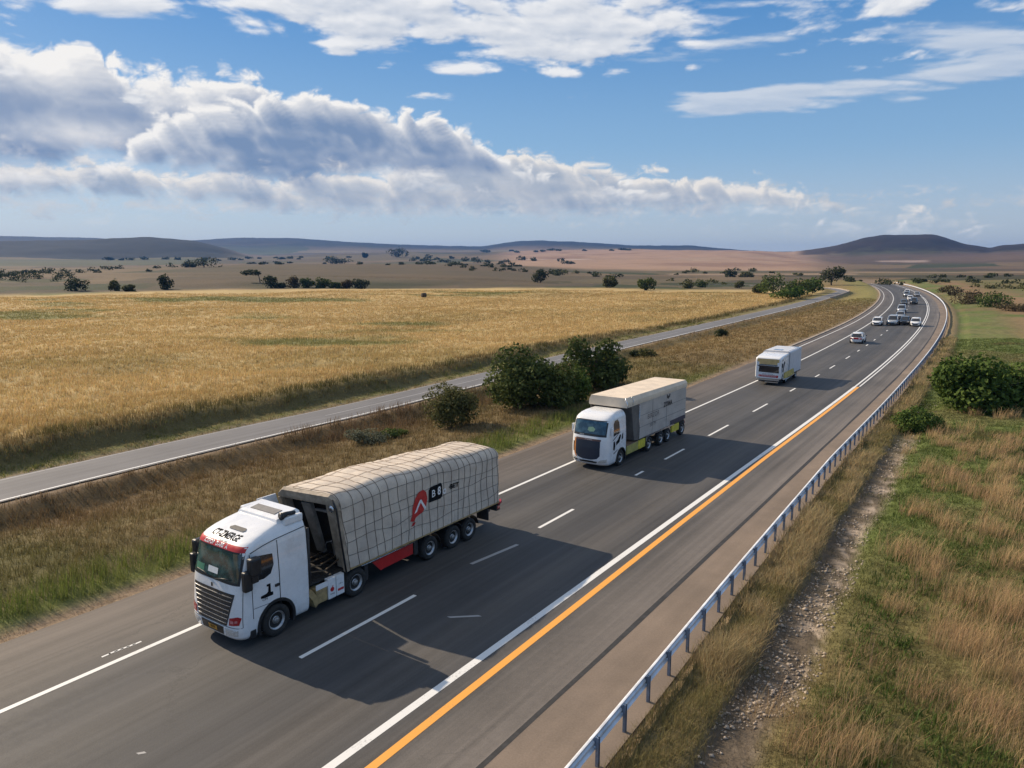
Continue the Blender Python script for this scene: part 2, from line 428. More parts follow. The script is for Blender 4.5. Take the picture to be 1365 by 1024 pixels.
# far relief: heights at range r by bearing, from the skyline's angles
RK = np.array([330, 500, 900, 1300, 2000, 2800, 3500, 4500, 6500, 8900.])
XK = [-900,-200,0,120,200,260,300,335,400,480,560,640,680,720,780,860,920,1000,1050,1075,1110,1150,1175,1200,1240,1262,1285,1300,1320,1330,1365,1560,2200]
YT = {
 330: [384]*33,
 500: [372.4,372.4,372.4,371,370,368.5,367.5,367,367,367,367,368,369.5,371,372,372.4]+[372.4]*17,
 900: [361,361,361,359,357,355,354,353,352.5,352,352.3,353.5,355,357,360.5,362,362.3]+[362.4]*16,
 1300:[359,359,358,357,356,355,355,355,355,354,354,353,353,353,354.5,356,357,358,358.5]+[358.6]*14,
 2000:[352,352,352,351,350,350,350.5,351,350,349,348,348,347.5,347,347,346.5,346.5,347,349,350,352,352,352,352,351,350,350,350,349,349,348,347,348],
 2800:[343,344,345,345,344.5,344.5,345,346,343.5,341.5,341,341,340.5,339.5,338.5,337,336,336.5,341,343,345,344,343,342,342,342,342,342,341,340,338,338,342],
 3500:[321,321,322,319.5,317,321,330,344,340,338,337.5,337.5,337,336,334.8,334,334,335.5,337,332.5,327,318,314.5,315.5,312.5,317.5,325,326,331,327,325,329,333],
 4500:[338,338,336,335,333,333,336,341,338,336.5,336,336,335.6,335.2,335,335,335.4,336.5]+[338]*15,
 6500:[314,315,314.5,317,320,320.8,319,316.5,318.5,323.5,328,329.5,323.5,320.5,323.5,328.5,327.5,335.5,336.5]+[336.5]*14,
 8900:[344]*33,
}
_AZD = np.arange(-60, 60.01, .1)
_azk = [azel(x, 345)[0] for x in XK]
_HT = []
for r in RK:
    ang = np.array([math.tan(R(azel(x, y)[1])) for x, y in zip(XK, YT[int(r)])])
    a = np.interp(_AZD, _azk, ang); k = np.hanning(13); k /= k.sum()
    a = np.convolve(np.pad(a, 6, 'edge'), k, 'valid'); h = CAM_H + r * a
    if r == 330: h[:] = 0
    _HT.append(h)
_HT = np.array(_HT)
def far_h(x, y):
    r = np.hypot(x, y); a = np.degrees(np.arctan2(x, y))
    ai = np.clip((a + 60) / .1, 0, len(_AZD) - 1.001); i = ai.astype(int); fa = ai - i
    lr = np.interp(np.log(np.clip(r, 330, 8900)), np.log(RK), np.arange(len(RK))); j = np.clip(lr.astype(int), 0, len(RK) - 2); fr = lr - j
    fr = fr * fr * (3 - 2 * fr) * .6 + fr * .4
    g = lambda jj: _HT[jj, i] * (1 - fa) + _HT[jj, np.minimum(i + 1, len(_AZD) - 1)] * fa
    h = g(j) * (1 - fr) + g(j + 1) * fr
    rough = (fbm(x / 260, y / 260, 4, 5) - .5) * np.clip((r - 1000) / 2000, 0, 1) * 20 + (fbm(x / 90, y / 90, 3, 6) - .5) * np.clip((r - 600) / 2500, 0, 1) * 5
    h = h + rough
    back = sstep(58, 75, np.abs(a)); return np.where(r > 330, h * (1 - back), 0.0)

def ground_parts(x, y):
    sh = np.shape(x); s, t = st_of(x, y); o, k = sr_of(x, y); x = np.ravel(x); y = np.ravel(y); r = np.hypot(x, y)
    h = far_h(x, y)
    n1 = fbm(x * .25, y * .25, 4, 21) - .5; n2 = fbm(x * 1.1, y * 1.1, 3, 22) - .5; n0 = fbm(x * .03, y * .03, 3, 23) - .5
    gl, ra = T_GL(s), T_RA(s)
    nearw = 1 - sstep(430, 620, s)
    # verges and field: soft relief
    g = n1 * .35 + n2 * .14
    # ditch between side road and highway
    med = sstep(0.3, 2.6, o) * sstep(0.6, 5.0, gl - t)
    g = g - med * 1.0 * sstep(12, 1.5, o) + med * .25
    # bank up to the field on the far side of the side road
    dl = -o - SR_W
    ww = .5 + .5 * sstep(.35, .6, fbm(x * .06, y * .06, 3, 29))
    fld = sstep(1.6 + n1 * 1.2, 3.3 + n1 * 1.2, dl) * sstep(150, 60, np.abs(dl) * 0 + r)
    g = g + fld * (1.05 * ww) + n0 * 2.0 * sstep(8, 60, dl)
    # right side: verge, sunken track, rising rough grass
    rr = t - ra
    right = sstep(.2, .9, rr)
    g = g * (1 - right) + right * (.14 + n1 * .2 + n2 * .16 - .20 * sstep(1.75, 2.2, rr + n1 * .5) * sstep(3.9, 2.9, rr + n1 * .8)
                                   + .3 * sstep(3, 9, rr) + n0 * 1.4 * sstep(6, 30, rr))
    on_hw = (t > gl - .5) & (rr < .9)
    flatw = np.maximum(sstep(1.4, .25, gl - t) * sstep(.75, .3, rr), 0) * nearw
    flats = sstep(1.0, .2, o) * sstep(1.0, .2, dl)
    w = np.clip(np.maximum(flatw, flats), 0, 1)
    z = (h + g) * (1 - w) + w * (-.07)
    return dict(z=z, s=s, t=t, o=o, dl=dl, rr=rr, gl=gl, r=r, a=np.degrees(np.arctan2(x, y)), n0=n0, n1=n1, n2=n2, hw=flatw, sr=flats, fld=fld, nearw=nearw, h=h)
def gz(x, y):
    return ground_parts(np.atleast_1d(np.asarray(x, float)), np.atleast_1d(np.asarray(y, float)))['z']
def hit(px, py):
    """where the sight line through a photo point meets the land"""
    d = ray(px, py); rs = np.geomspace(8, 8800, 2200); hz = math.hypot(d.x, d.y)
    X = d.x / hz * rs; Y = d.y / hz * rs; Z = CAM_H + d.z / hz * rs
    b = np.where(gz_cheap(X, Y) >= Z)[0]; i = b[0] if len(b) else len(rs) - 1
    return float(X[i]), float(Y[i])
def gz_cheap(x, y): return far_h(np.asarray(x), np.asarray(y))

# ---- ground sheet: a polar net fine near the camera
az_f = np.concatenate([np.arange(-180, -48, 3.0), np.arange(-48, 48, .16), np.arange(48, 180, 3.0)])
rk = np.concatenate([[.5, 3, 6, 9], np.geomspace(11, 9000, 640)])
A, Rr = np.meshgrid(np.radians(az_f), rk); GX = np.sin(A) * Rr; GY = np.cos(A) * Rr
gp = ground_parts(GX.ravel(), GY.ravel())
def c3(*v): return np.array(v)[None]
def mixc(c, w, v): return c * (1 - w[:, None]) + np.asarray(v)[None] * w[:, None]
def ground_colour(g, x, y):
    s, t, o, dl, rr, gl, r, a, n1, n2, n0 = (g[k] for k in 's t o dl rr gl r a n1 n2 n0'.split())
    m1 = fbm(x * .12, y * .12, 4, 31); m2 = fbm(x * .9, y * .9, 4, 32); m3 = fbm(x * .035, y * .05, 4, 33)
    # golden field
    c = np.tile(c3(.46, .335, .152), (len(x), 1))
    row = fbm((x * .5 + y * .86) * .012, (x * .86 - y * .5) * .16, 4, 34)
    c = mixc(c, sstep(.5, .75, row) * .5, (.29, .205, .08)); c = mixc(c, sstep(.55, .78, m3) * .5, (.28, .22, .09)); c = mixc(c, sstep(.62, .8, m1) * .3, (.42, .28, .115))
    c = mixc(c, sstep(.66, .76, fbm(x * .02, y * .04, 3, 38)) * sstep(50, 90, r) * .7, (.12, .15, .05))
    # low crops and woods left of the field far off
    # verges of the side road
    vg = sstep(2.6, .8, dl) * sstep(-.2, .6, dl); c = mixc(c, vg, (.15, .15, .05)); c = mixc(c, vg * sstep(.5, .7, m2) * .6, (.26, .2, .1))
    vb = sstep(1.2, 2.0, dl) * sstep(6.0 + 3 * n1, 3.6, dl); c = mixc(c, vb * .85, (.085, .075, .03))  # dark band: shade of the field bank painted into the ground
    # median
    med = sstep(0, .5, o) * sstep(-.1, .4, gl - t)
    mc_ = np.tile(c3(.165, .122, .058), (len(x), 1)); mc_ = mixc(mc_, sstep(.45, .7, m1) * .8, (.105, .098, .036)); mc_ = mixc(mc_, sstep(.5, .75, m3) * .5, (.28, .19, .08))
    mc_ = mixc(mc_, sstep(7, 2, o + n1 * 4) * sstep(60, 40, s) * .75, (.13, .085, .042))
    mc_ = mixc(mc_, sstep(3.0, 1.2, gl - t + n1) * sstep(85, 60, s) * .75, (.14, .18, .042)); mc_ = mixc(mc_, sstep(70, 110, s) * .55, (.24, .17, .078)); mc_ = mixc(mc_, sstep(200, 280, s) * sstep(18, 4, gl - t) * .6, (.20, .20, .06))
    mc_ = mixc(mc_, sstep(.9, .2, gl - t + n2 * .5), (.24, .165, .10))
    c = c * (1 - med[:, None]) + mc_ * med[:, None]
    # right of the guard rail
    rg = sstep(.1, .5, rr)
    rc = np.tile(c3(.12, .148, .042), (len(x), 1)); rc = mixc(rc, sstep(.45, .65, m1) * .55, (.19, .155, .075)); rc = mixc(rc, sstep(.5, .7, m2) * .45, (.075, .09, .026))
    rc = mixc(rc, sstep(.5, .68, m3) * .5, (.21, .14, .075))
    rc = mixc(rc, sstep(1.7, 1.2, rr - .5 + n1 * .5), (.20, .155, .08))
    tr_ = sstep(1.75, 2.05, rr + n1 * .5) * sstep(3.55, 2.85, rr + n1 * .9) * sstep(70, 45, s); rc = mixc(rc, tr_ * .95, (.135, .105, .077))
    cob = sstep(.50, .64, fbm(x * 2.6 + y * 1.0, y * 1.5 - x * .9, 4, 36)) * sstep(2.2, 2.9, rr + n1 * .6) * (.35 + .65 * sstep(.35, .6, fbm(x * .25, y * .25, 3, 37))); rc = mixc(rc, tr_ * cob * .9, (.46, .37, .285))  # pale cobbles on the right; left part coloured dark for the verge's shade
    rc = mixc(rc, sstep(75, 105, s) * sstep(7, 14, rr) * .6 * sstep(.35, .6, m1 + .1), (.28, .155, .095))
    rc = mixc(rc, sstep(110, 150, s) * sstep(20, 30, rr) * .7, (.13, .125, .05))
    c = c * (1 - rg[:, None]) + rc * rg[:, None]
    # country beyond the field
    far = sstep(315, 345, r + n0 * 12)
    nseed = 420; sr_ = np.random.default_rng(5)
    sx, sy = sr_.uniform(-60, 60, nseed), np.exp(sr_.uniform(math.log(330), math.log(8000), nseed))
    qa, qr = a / 6.0 + (m3 - .5) * .1, np.log(r.clip(300, 9000)) * 9.0
    cell = np.zeros(len(x), int); idx = np.where(r > 300)[0]
    for b in range(0, len(idx), 40000):
        q = idx[b:b+40000]
        cell[q] = np.argmin(((qa[q, None] - sx / 6.0) * 1.0) ** 2 + (qr[q, None] - np.log(sy) * 9.0) ** 2, 1)
    pal = np.array([(.20,.155,.095),(.235,.19,.11),(.13,.13,.065),(.26,.185,.115),(.17,.14,.09),(.10,.115,.055),(.30,.22,.13)])
    fc = pal[sr_.integers(0, len(pal), nseed)][cell]
    px = 682.5 + np.tan(np.radians(np.clip(a, -60, 60))) * F_PX * .987   # bearing as a column, for naming regions
    brown = sstep(345, 380, r) * sstep(1000, 900, r) * sstep(150, 300, px) * sstep(800, 700, px)
    fc = mixc(fc, brown * .85, (.185, .145, .09)); fc = mixc(fc, brown * sstep(.45, .7, fbm(x * .01, y * .01, 4, 40)) * .5, (.235, .165, .10))
    fc = mixc(fc, sstep(330, 345, r) * sstep(420, 370, r) * sstep(300, 380, px) * sstep(640, 520, px) * .8, (.07, .08, .033))
    pink = sstep(820, 1100, r) * sstep(4600, 3800, r) * sstep(640, 700, px) * sstep(1130, 1040, px)
    fc = mixc(fc, pink * .88, (.47, .305, .205)); fc = mixc(fc, pink * sstep(.5, .72, fbm(x * .006, y * .0035, 4, 41)) * .6, (.28, .165, .11)); fc = mixc(fc, pink * sstep(.62, .75, fbm(x * .004 + 3, y * .003, 4, 42)) * .6, (.46, .33, .22))
    grn = sstep(1500, 1700, r) * sstep(2700, 2400, r) * sstep(330, 260, px); fc = mixc(fc, grn * .8, (.16, .175, .085))
    wood = sstep(2650, 2850, r + n0 * 300) * sstep(4300, 4000, r) * sstep(345, 300, px); fc = mixc(fc, wood * .97, (.016, .026, .016)); fc = mixc(fc, wood * sstep(.5, .7, fbm(x * .004, y * .006, 4, 43)) * sstep(200, 60, px) * .55, (.06, .055, .035))
    hill = sstep(2900, 3100, r + n0 * 300) * sstep(4600, 4300, r) * sstep(1045, 1065, px); fc = mixc(fc, hill * .9, (.06, .045, .034)); fc = mixc(fc, hill * sstep(.5, .75, fbm(x * .005, y * .005, 4, 44)) * .6, (.05, .045, .03))
    rp = sstep(1600, 1900, r) * sstep(3000, 2800, r) * sstep(1060, 1110, px); fc = mixc(fc, rp * .7, (.24, .155, .11))
    for (r0, r1, x0, x1, cc) in [(640, 720, 880, 1125, (.50,.36,.24)), (2150, 2300, 1150, 1215, (.62,.47,.38)), (760, 860, 1110, 1400, (.48,.35,.23)), (560, 620, 1000, 1365, (.09,.085,.045)), (900, 1300, 1130, 1400, (.17,.13,.09)), (2050, 2200, 690, 780, (.58,.45,.36)), (420, 560, 1190, 1400, (.10,.10,.05))]:
        fc = mixc(fc, sstep(r0, r0 * 1.02, r + n0 * r * .03) * sstep(r1 * 1.02, r1, r + n0 * r * .03) * sstep(x0, x0 + 14, px) * sstep(x1 + 14, x1, px) * .85, cc)
    fr_ = sstep(4700, 5600, r); fc = mixc(fc, fr_ * .95, (.03, .036, .034))
    keepnear = ((s < 470) & (t > -60)) | ((dl < 6) & (r < 380))
    fc = fc * np.where(r < 4500, .50 + .24 * pink, .75)[:, None]
    far = far * np.where(keepnear & (r < 470), 0, 1)
    c = c * (1 - far[:, None]) + fc * far[:, None]
    # bare earth under the pavements
    c = mixc(c, np.maximum(g['hw'], g['sr']) * .9, (.26, .19, .13))
    return np.clip(c, 0.01, .8)
gcol = ground_colour(gp, GX.ravel(), GY.ravel())
nr, na2 = GX.shape; gi = np.arange(nr * na2).reshape(nr, na2); gi2 = np.concatenate([gi, gi[:, :1]], 1)
GF = np.stack([gi2[:-1, :-1], gi2[:-1, 1:], gi2[1:, 1:], gi2[1:, :-1]], -1).reshape(-1, 4)[:, ::-1]
m, t_, bs = new_mat('ground_cover')
att = t_.node('ShaderNodeAttribute', attribute_name='Col'); pos = E(t_, t_.node('ShaderNodeNewGeometry').outputs['Position'])
n_a = t_.noise(pos, 1.7, 6, .65); n_b = t_.noise(pos, 9.0, 5, .7); n_c = t_.noise(pos, .02, 5, .6)
v_ = (n_a - .5) * 1.0 + (n_b - .5) * 1.3 + (n_c - .5) * .5 + 1.0
sc_ = t_.node('ShaderNodeVectorMath', {0: att.outputs['Color'], 1: t_.vec(v_, v_, v_)}, operation='MULTIPLY')
t_.put(bs.inputs['Base Color'], sc_.outputs[0]); bs.inputs['Roughness'].default_value = .95; bs.inputs['Specular IOR Level'].default_value = .15
bmp = t_.node('ShaderNodeBump', {'Strength': .7, 'Distance': .12, 'Height': n_b * .7 + n_a}); t_.put(bs.inputs['Normal'], bmp.outputs[0])
ground = fast_mesh('ground', np.stack([GX.ravel(), GY.ravel(), gp['z']], -1), GF, m, gcol, smooth=True); tag(ground, kind='structure')

# ------------------------------------------------------------------ pavements
def strip(name, s0, s1, ta, tb, z, mats, parent=None, step=2.0, nt=2, rag=0.0):
    S = np.arange(s0, s1 + .01, step if s1 - s0 > step else (s1 - s0)); V = []; UV = []
    for i, s in enumerate(S):
        a, b = float(ta(s)), float(tb(s))
        for k in range(nt):
            q = a + (b - a) * k / (nt - 1)
            j = (vnoise(s * .6, 3.3 if k == 0 else 9.1, 2) - .5) * rag if k in (0, nt - 1) and rag else 0
            x, y = road(s, q + j); V.append((x, y, z)); UV.append((q, s))
    V = np.array(V); idx = np.arange(len(S) * nt).reshape(len(S), nt)
    Fs = np.stack([idx[:-1, :-1], idx[:-1, 1:], idx[1:, 1:], idx[1:, :-1]], -1).reshape(-1, 4)
    o = fast_mesh(name, V, Fs, mats, parent=parent)
    uv = o.data.uv_layers.new(name='UVMap'); li = np.empty(len(o.data.loops), np.int32); o.data.loops.foreach_get('vertex_index', li)
    uv.data.foreach_set('uv', np.array(UV, np.float32)[li].ravel())
    return o
# asphalt: colour by lane with long wheel streaks, aggregate grain, patches and fine cracks
m_as, t_, bs = new_mat('asphalt'); uv = E(t_, t_.node('ShaderNodeUVMap').outputs[0]); u, v, _ = t_.xyz(uv)
pos = E(t_, t_.node('ShaderNodeNewGeometry').outputs['Position'])
streak = t_.noise(t_.vec(u * 1.1, v * .02, 0.0), 1.0, 6, .6); streak2 = t_.noise(t_.vec(u * 3.5, v * .045, 4.0), 1.0, 5, .6); blot = t_.noise(pos, .12, 5, .6); grain = t_.noise(pos, 26.0, 3, .7); grain2 = t_.noise(pos, 5.0, 5, .65)
uw = u + (blot - .5) * .5 + (grain2 - .5) * .12
lane = t_.ramp((uw + 26.0) / 20.0, [(0.0, (.235,.165,.115)), (.06, (.165,.135,.112)), (.22, (.132,.116,.102)), (.275, (.105,.098,.092)), (.33, (.080,.077,.076)), (.40, (.116,.108,.100)), (.47, (.088,.085,.083)), (.56, (.076,.074,.074)), (.62, (.112,.102,.093)), (.695, (.086,.083,.082)), (.76, (.165,.146,.129)), (.83, (.205,.178,.155)), (1.0, (.22,.19,.165))])
val = (streak - .5) * .95 + (streak2 - .5) * .7 + (blot - .5) * .65 + (grain - .5) * .55 + (grain2 - .5) * .35 + .76
cc = t_.node('ShaderNodeVectorMath', {0: lane, 1: t_.vec(val, val, val)}, operation='MULTIPLY')
crk = t_.node('ShaderNodeTexVoronoi', {'Scale': .22, 'Detail': 2.0}, feature='DISTANCE_TO_EDGE'); wv = t_.node('ShaderNodeVectorMath', {0: t_.vec(u * 1.0, v * .45, 0.0), 1: t_.vec(t_.noise(pos, .8, 5) * 1.6, grain2 * .9, 0.0)}, operation='ADD'); t_.put(crk.inputs['Vector'], wv.outputs[0])
crack = (1.0 - t_.smooth(E(t_, crk.outputs['Distance']), .001, .006)) * t_.smooth(blot, .45, .6)
t_.put(bs.inputs['Base Color'], t_.mix(crack * .35, cc.outputs[0], (.03, .03, .03)))
t_.put(bs.inputs['Roughness'], .74 + (grain2 - .5) * .25); bs.inputs['Specular IOR Level'].default_value = .35
bmp = t_.node('ShaderNodeBump', {'Strength': .35, 'Distance': .012, 'Height': grain}); t_.put(bs.inputs['Normal'], bmp.outputs[0])
# pale worn shoulder
m_sh, t_, bs = new_mat('shoulder_paving'); pos = E(t_, t_.node('ShaderNodeNewGeometry').outputs['Position']); uv = E(t_, t_.node('ShaderNodeUVMap').outputs[0]); u, v, _ = t_.xyz(uv)
a1 = t_.noise(pos, .25, 6, .65); a2 = t_.noise(pos, 18., 4, .7); a3 = t_.noise(t_.vec(u, v * .05, 1.0), 1.4, 5, .6)
cb = t_.mix(t_.smooth(a1, .3, .7), (.175, .138, .108), (.235, .182, .14)); vv = (a2 - .5) * .6 + (a3 - .5) * .5 + 1.0
t_.put(bs.inputs['Base Color'], t_.node('ShaderNodeVectorMath', {0: cb, 1: t_.vec(vv, vv, vv)}, operation='MULTIPLY').outputs[0]); bs.inputs['Roughness'].default_value = .85; bs.inputs['Specular IOR Level'].default_value = .25
def paint(name, c, wear=.65):
    m, t, bs = new_mat(name); pos = E(t, t.node('ShaderNodeNewGeometry').outputs['Position'])
    w = t.noise(pos, 14., 5, .75); w2 = t.noise(pos, .7, 4, .6)
    t.put(bs.inputs['Base Color'], t.mix(t.smooth(w + (w2 - .5) * .6, .56, .78) * wear, c, (.16, .15, .14))); bs.inputs['Roughness'].default_value = .6
    return m
m_wp = paint('white_road_paint', (.74, .73, .70)); m_op = paint('orange_road_paint', (.80, .36, .055), .35); m_worn = paint('worn_road_paint', (.34, .33, .32), .9); m_tar = pmat('tar_seam', (.028, .027, .027), .8, var=.3, scale=3.)
END = 640
hw = strip('highway', -110, END, T_GL, T_RA, 0.0, m_as, nt=9, rag=.25); tag(hw, kind='structure')
def child(o): o.parent = hw; return o
child(strip('shoulder', -110, END, T_SE, lambda s: T_RA(s) + .28, .004, m_sh, nt=3, rag=.05))
child(strip('expansion_seam', -110, 200, lambda s: T_SE(s) - .07 - .04 * vnoise(s * .3, 1, 4), lambda s: T_SE(s) + .05 + .04 * vnoise(s * .3, 7, 4), .008, m_tar, step=.5))
def line(name, f, w, s0, s1, mat, z=.005, step=2.0): return child(strip(name, s0, s1, lambda s: f(s) - w / 2, lambda s: f(s) + w / 2, z, mat, step=step))
line('edge_line', T_WL, .17, -110, END, m_wp)
line('edge_line', T_WR, .245, -110, 74, m_wp); line('edge_line', T_WR, .17, 74, END, m_wp)
line('orange_line', T_OR, .24, -110, 74, m_op)
line('edge_line', lambda s: T_OR(s) + .08, .13, 74.3, END, m_wp)
line('edge_line', lambda s: -24.0 + sstep(105, 165, s) * .5, .15, 104, 420, m_wp)
for a, b in [(-9, -4), (1.0, 5.6), (12.95, 17.95), (25.95, 29.6), (35.7, 37.2), (39.7, 43.3), (47, 51.8), (56.8, 61.2), (68, 70.2), (78.3, 81), (85.6, 88.7), (95.6, 99.5), (104.5, 107), (112.5, 115), (121, 123.5), (130, 132.5), (139, 141), (158, 161), (172, 175), (188, 191), (205, 208), (222, 225), (240, 243), (258, 261), (276, 279), (300, 303), (325, 328), (350, 353)]:
    line('lane_dash', T_DA, .15, a, b, m_wp, step=1.0)
# worn leftovers of old markings
for i, (px, py) in enumerate([(143, 873), (152, 869), (160, 866), (168, 863), (176, 860), (184, 857)]):
    x, y = flat(px, py); s, t = st_of([x], [y]); q = float(t[0]); line('worn_dot', lambda s, q=q: q, .07, float(s[0]) - .16, float(s[0]) + .1, m_wp, step=1.0)
for p, q, w in [((628, 752), (690, 726), .16), ((598, 823), (640, 821), .16), ((183, 1005), (194, 1003), .1)]:
    (s0, t0), (s1, t1) = ([float(v[0]) for v in st_of(*[[c] for c in flat(*k)])] for k in (p, q))
    child(strip('worn_mark', s0, s1, lambda s, a=t0, b=t1, c=s0, d=s1: a + (b - a) * (s - c) / (d - c) - w / 2, lambda s, a=t0, b=t1, c=s0, d=s1: a + (b - a) * (s - c) / (d - c) + w / 2, .004, m_worn, step=(s1 - s0) / 4))
# low kerb along the inside of the far bend
kb = MB(); KS = np.arange(96, 430, 2.0)
kb.loft([[(*road(s, T_GL(s) - .42), -.1), (*road(s, T_GL(s) - .42), .10), (*road(s, T_GL(s) - .05), .10), (*road(s, T_GL(s) - .05), -.1)] for s in KS], smooth=False)
m_kerb = pmat('pale_concrete', (.33, .27, .21), .85, var=.3, scale=.7)
kerb = kb.build('kerb', m_kerb); tag(kerb, kind='structure')

# side road with its own edge lines
def sr_strip(name, off0, off1, z, mat, i0=0, i1=None, parent=None, rag=0.0):
    P = SR[i0:i1]; N = SRN[i0:i1]; q = (vnoise(np.arange(len(P)) * .35, np.zeros(len(P)), 8) - .5)[:, None] * rag
    A_ = P + N * (off0 + q); B_ = P + N * (off1 + q); C_ = (A_ + B_) / 2
    V = np.concatenate([np.c_[A_, np.full(len(P), z)], np.c_[C_, np.full(len(P), z)], np.c_[B_, np.full(len(P), z)]]); n = len(P); i = np.arange(n - 1)
    Fs = np.concatenate([np.stack([i + k * n, i + (k + 1) * n, i + (k + 1) * n + 1, i + k * n + 1], -1) for k in (0, 1)])
    o = fast_mesh(name, V, Fs, mat, parent=parent); uv = o.data.uv_layers.new(name='UVMap')
    li = np.empty(len(o.data.loops), np.int32); o.data.loops.foreach_get('vertex_index', li)
    U = np.concatenate([np.full(n, off0), np.full(n, (off0 + off1) / 2), np.full(n, off1)]); W = np.tile(np.arange(n), 3)
    uv.data.foreach_set('uv', np.stack([U, W], 1).astype(np.float32)[li].ravel()); return o
m_sr, t_, bs = new_mat('grey_side_road_asphalt'); pos = E(t_, t_.node('ShaderNodeNewGeometry').outputs['Position']); uv = E(t_, t_.node('ShaderNodeUVMap').outputs[0]); u, v, _ = t_.xyz(uv)
a1 = t_.noise(t_.vec(u * 1.5, v * .03, 2.0), 1.0, 5, .6); a2 = t_.noise(pos, 15., 4, .7); a3 = t_.noise(pos, .3, 5, .6); vv = (a1 - .5) * .8 + (a2 - .5) * .4 + (a3 - .5) * .5 + 1.0
t_.put(bs.inputs['Base Color'], t_.node('ShaderNodeVectorMath', {0: (.155, .152, .155), 1: t_.vec(vv, vv, vv)}, operation='MULTIPLY').outputs[0]); bs.inputs['Roughness'].default_value = .8; bs.inputs['Specular IOR Level'].default_value = .3
srd = sr_strip('side_road', -SR_W, .12, 0.0, m_sr, rag=.2); tag(srd, kind='structure')
sr_strip('edge_line', -.24, -.09, .005, m_wp, parent=srd); sr_strip('edge_line', -SR_W + .16, -SR_W + .27, .005, m_worn, parent=srd); sr_strip('worn_line', -SR_W * .52, -SR_W * .52 + .1, .005, m_worn, i0=30, i1=110, parent=srd)
kb = MB(); P = SR[250:-20]; N = SRN[250:-20]
if len(P) > 4:
    kb.loft([[(*(p + n * .14), -.1), (*(p + n * .14), .35), (*(p + n * .42), .35), (*(p + n * .42), -.1)] for p, n in zip(P[::2], N[::2])], smooth=False)
    tag(kb.build('kerb', m_kerb), kind='structure')
# ------------------------------------------------------------------ grass and leaves
def leaf_mat(name, trans=.3, rough=.6, spec=.25, scale=0.0):
    m, t, bs = new_mat(name); a = t.node('ShaderNodeAttribute', attribute_name='Col')
    bs.inputs['Roughness'].default_value = rough; bs.inputs['Specular IOR Level'].default_value = spec
    t.put(bs.inputs['Base Color'], a.outputs['Color'])
    tr = t.node('ShaderNodeBsdfTranslucent', {'Color': a.outputs['Color']})
    mx = t.node('ShaderNodeMixShader', {0: trans, 1: bs.outputs[0], 2: tr.outputs[0]})
    t.l.new(mx.outputs[0], m.node_tree.nodes['Material Output'].inputs[0]); return m
m_grass = leaf_mat('grass_blades', .35, .7, .15); m_leaf = leaf_mat('leaves', .25, .75, .10)
m_bark = pmat('bark', (.075, .055, .04), .9, var=.35, scale=9., bump=.6, bscale=25.)

def blades(name, x, y, h, w, colr, nb, spread, lean=.35, curve=.25, wind=(.10, -.05), jit=.28, tip=(1, 1, 1)):
    """tufts of nb bent blades at x, y as one mesh of thin triangles"""
    n = len(x); z = gz(x, y); N = n * nb; rep = lambda q: np.repeat(q, nb, axis=0)
    a = rng.uniform(0, 2 * np.pi, N); rad = np.sqrt(rng.random(N)) * rep(spread)
    bx = rep(x) + np.cos(a) * rad; by = rep(y) + np.sin(a) * rad; bz = rep(z) - .03
    hh = rep(h) * rng.uniform(.55, 1.15, N); ww = rep(w) * rng.uniform(.7, 1.3, N)
    d = rng.uniform(0, 2 * np.pi, N); ln = rng.random(N) * lean
    ox = (np.cos(d) * ln + wind[0]) * hh; oy = (np.sin(d) * ln + wind[1]) * hh
    f = rng.uniform(0, np.pi, N); sx, sy = np.cos(f) * ww / 2, np.sin(f) * ww / 2
    k = 1 + curve * rng.random(N)
    P0 = np.stack([bx - sx, by - sy, bz], 1); P1 = np.stack([bx + sx, by + sy, bz], 1)
    mx_, my_, mz = bx + ox * .42, by + oy * .42, bz + hh * .58
    P2 = np.stack([mx_ + sx * .75, my_ + sy * .75, mz], 1); P3 = np.stack([mx_ - sx * .75, my_ - sy * .75, mz], 1)
    P4 = np.stack([bx + ox * k, by + oy * k, bz + hh], 1)
    V = np.stack([P0, P1, P2, P3, P4], 1).reshape(-1, 3); b = np.arange(N)[:, None] * 5
    Ft = np.concatenate([b + [[0, 1, 2]], b + [[0, 2, 3]], b + [[3, 2, 4]]])
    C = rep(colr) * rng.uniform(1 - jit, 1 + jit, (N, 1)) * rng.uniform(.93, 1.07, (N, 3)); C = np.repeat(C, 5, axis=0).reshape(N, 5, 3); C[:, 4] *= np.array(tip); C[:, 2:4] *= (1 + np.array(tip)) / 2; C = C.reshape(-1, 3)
    o = fast_mesh(name, V, Ft, m_grass, np.clip(C, 0, .85)); tag(o, kind='stuff'); return o
def scatter(n, r0, r1, a0, a1, p=1.6):
    """points over a sector, thinning with range as r^-p per area"""
    q = 2 - p; u = rng.random(n); r = (r0**q + u * (r1**q - r0**q)) ** (1 / q); a = np.radians(rng.uniform(a0, a1, n))
    return np.sin(a) * r, np.cos(a) * r
def sel(mask, *A): return [q[mask] for q in A]

# field of dry grass
x, y = scatter(105000, 38, 300, -47, 22, 1.75); g = ground_parts(x, y)
ok = (g['dl'] > 2.3 + g['n1'] * 1.6) & (g['o'] < 0); x, y = sel(ok, x, y); g = {k: v[ok] for k, v in g.items()}
c = ground_colour(g, x, y) * np.array([1.12, 1.1, 1.08]); edge_ = sstep(7.5, 3.0, g['dl']); mm = fbm(x * .3, y * .3, 3, 61)
c = c * (1 - edge_[:, None] * .6) + edge_[:, None] * .6 * np.where(mm[:, None] > .5, np.array([[.085, .085, .03]]), np.array([[.20, .145, .07]]))  # edge tufts: mixed greens, with the bank's shade put into the colour
h = .27 + .22 * fbm(x * .15, y * .15, 3, 62) + edge_ * .35 * mm; r = g['r']
blades('field_grass', x, y, h, np.maximum(.014, r * .00062), c, 5, .22 + r * .0022, lean=.45, jit=.18)
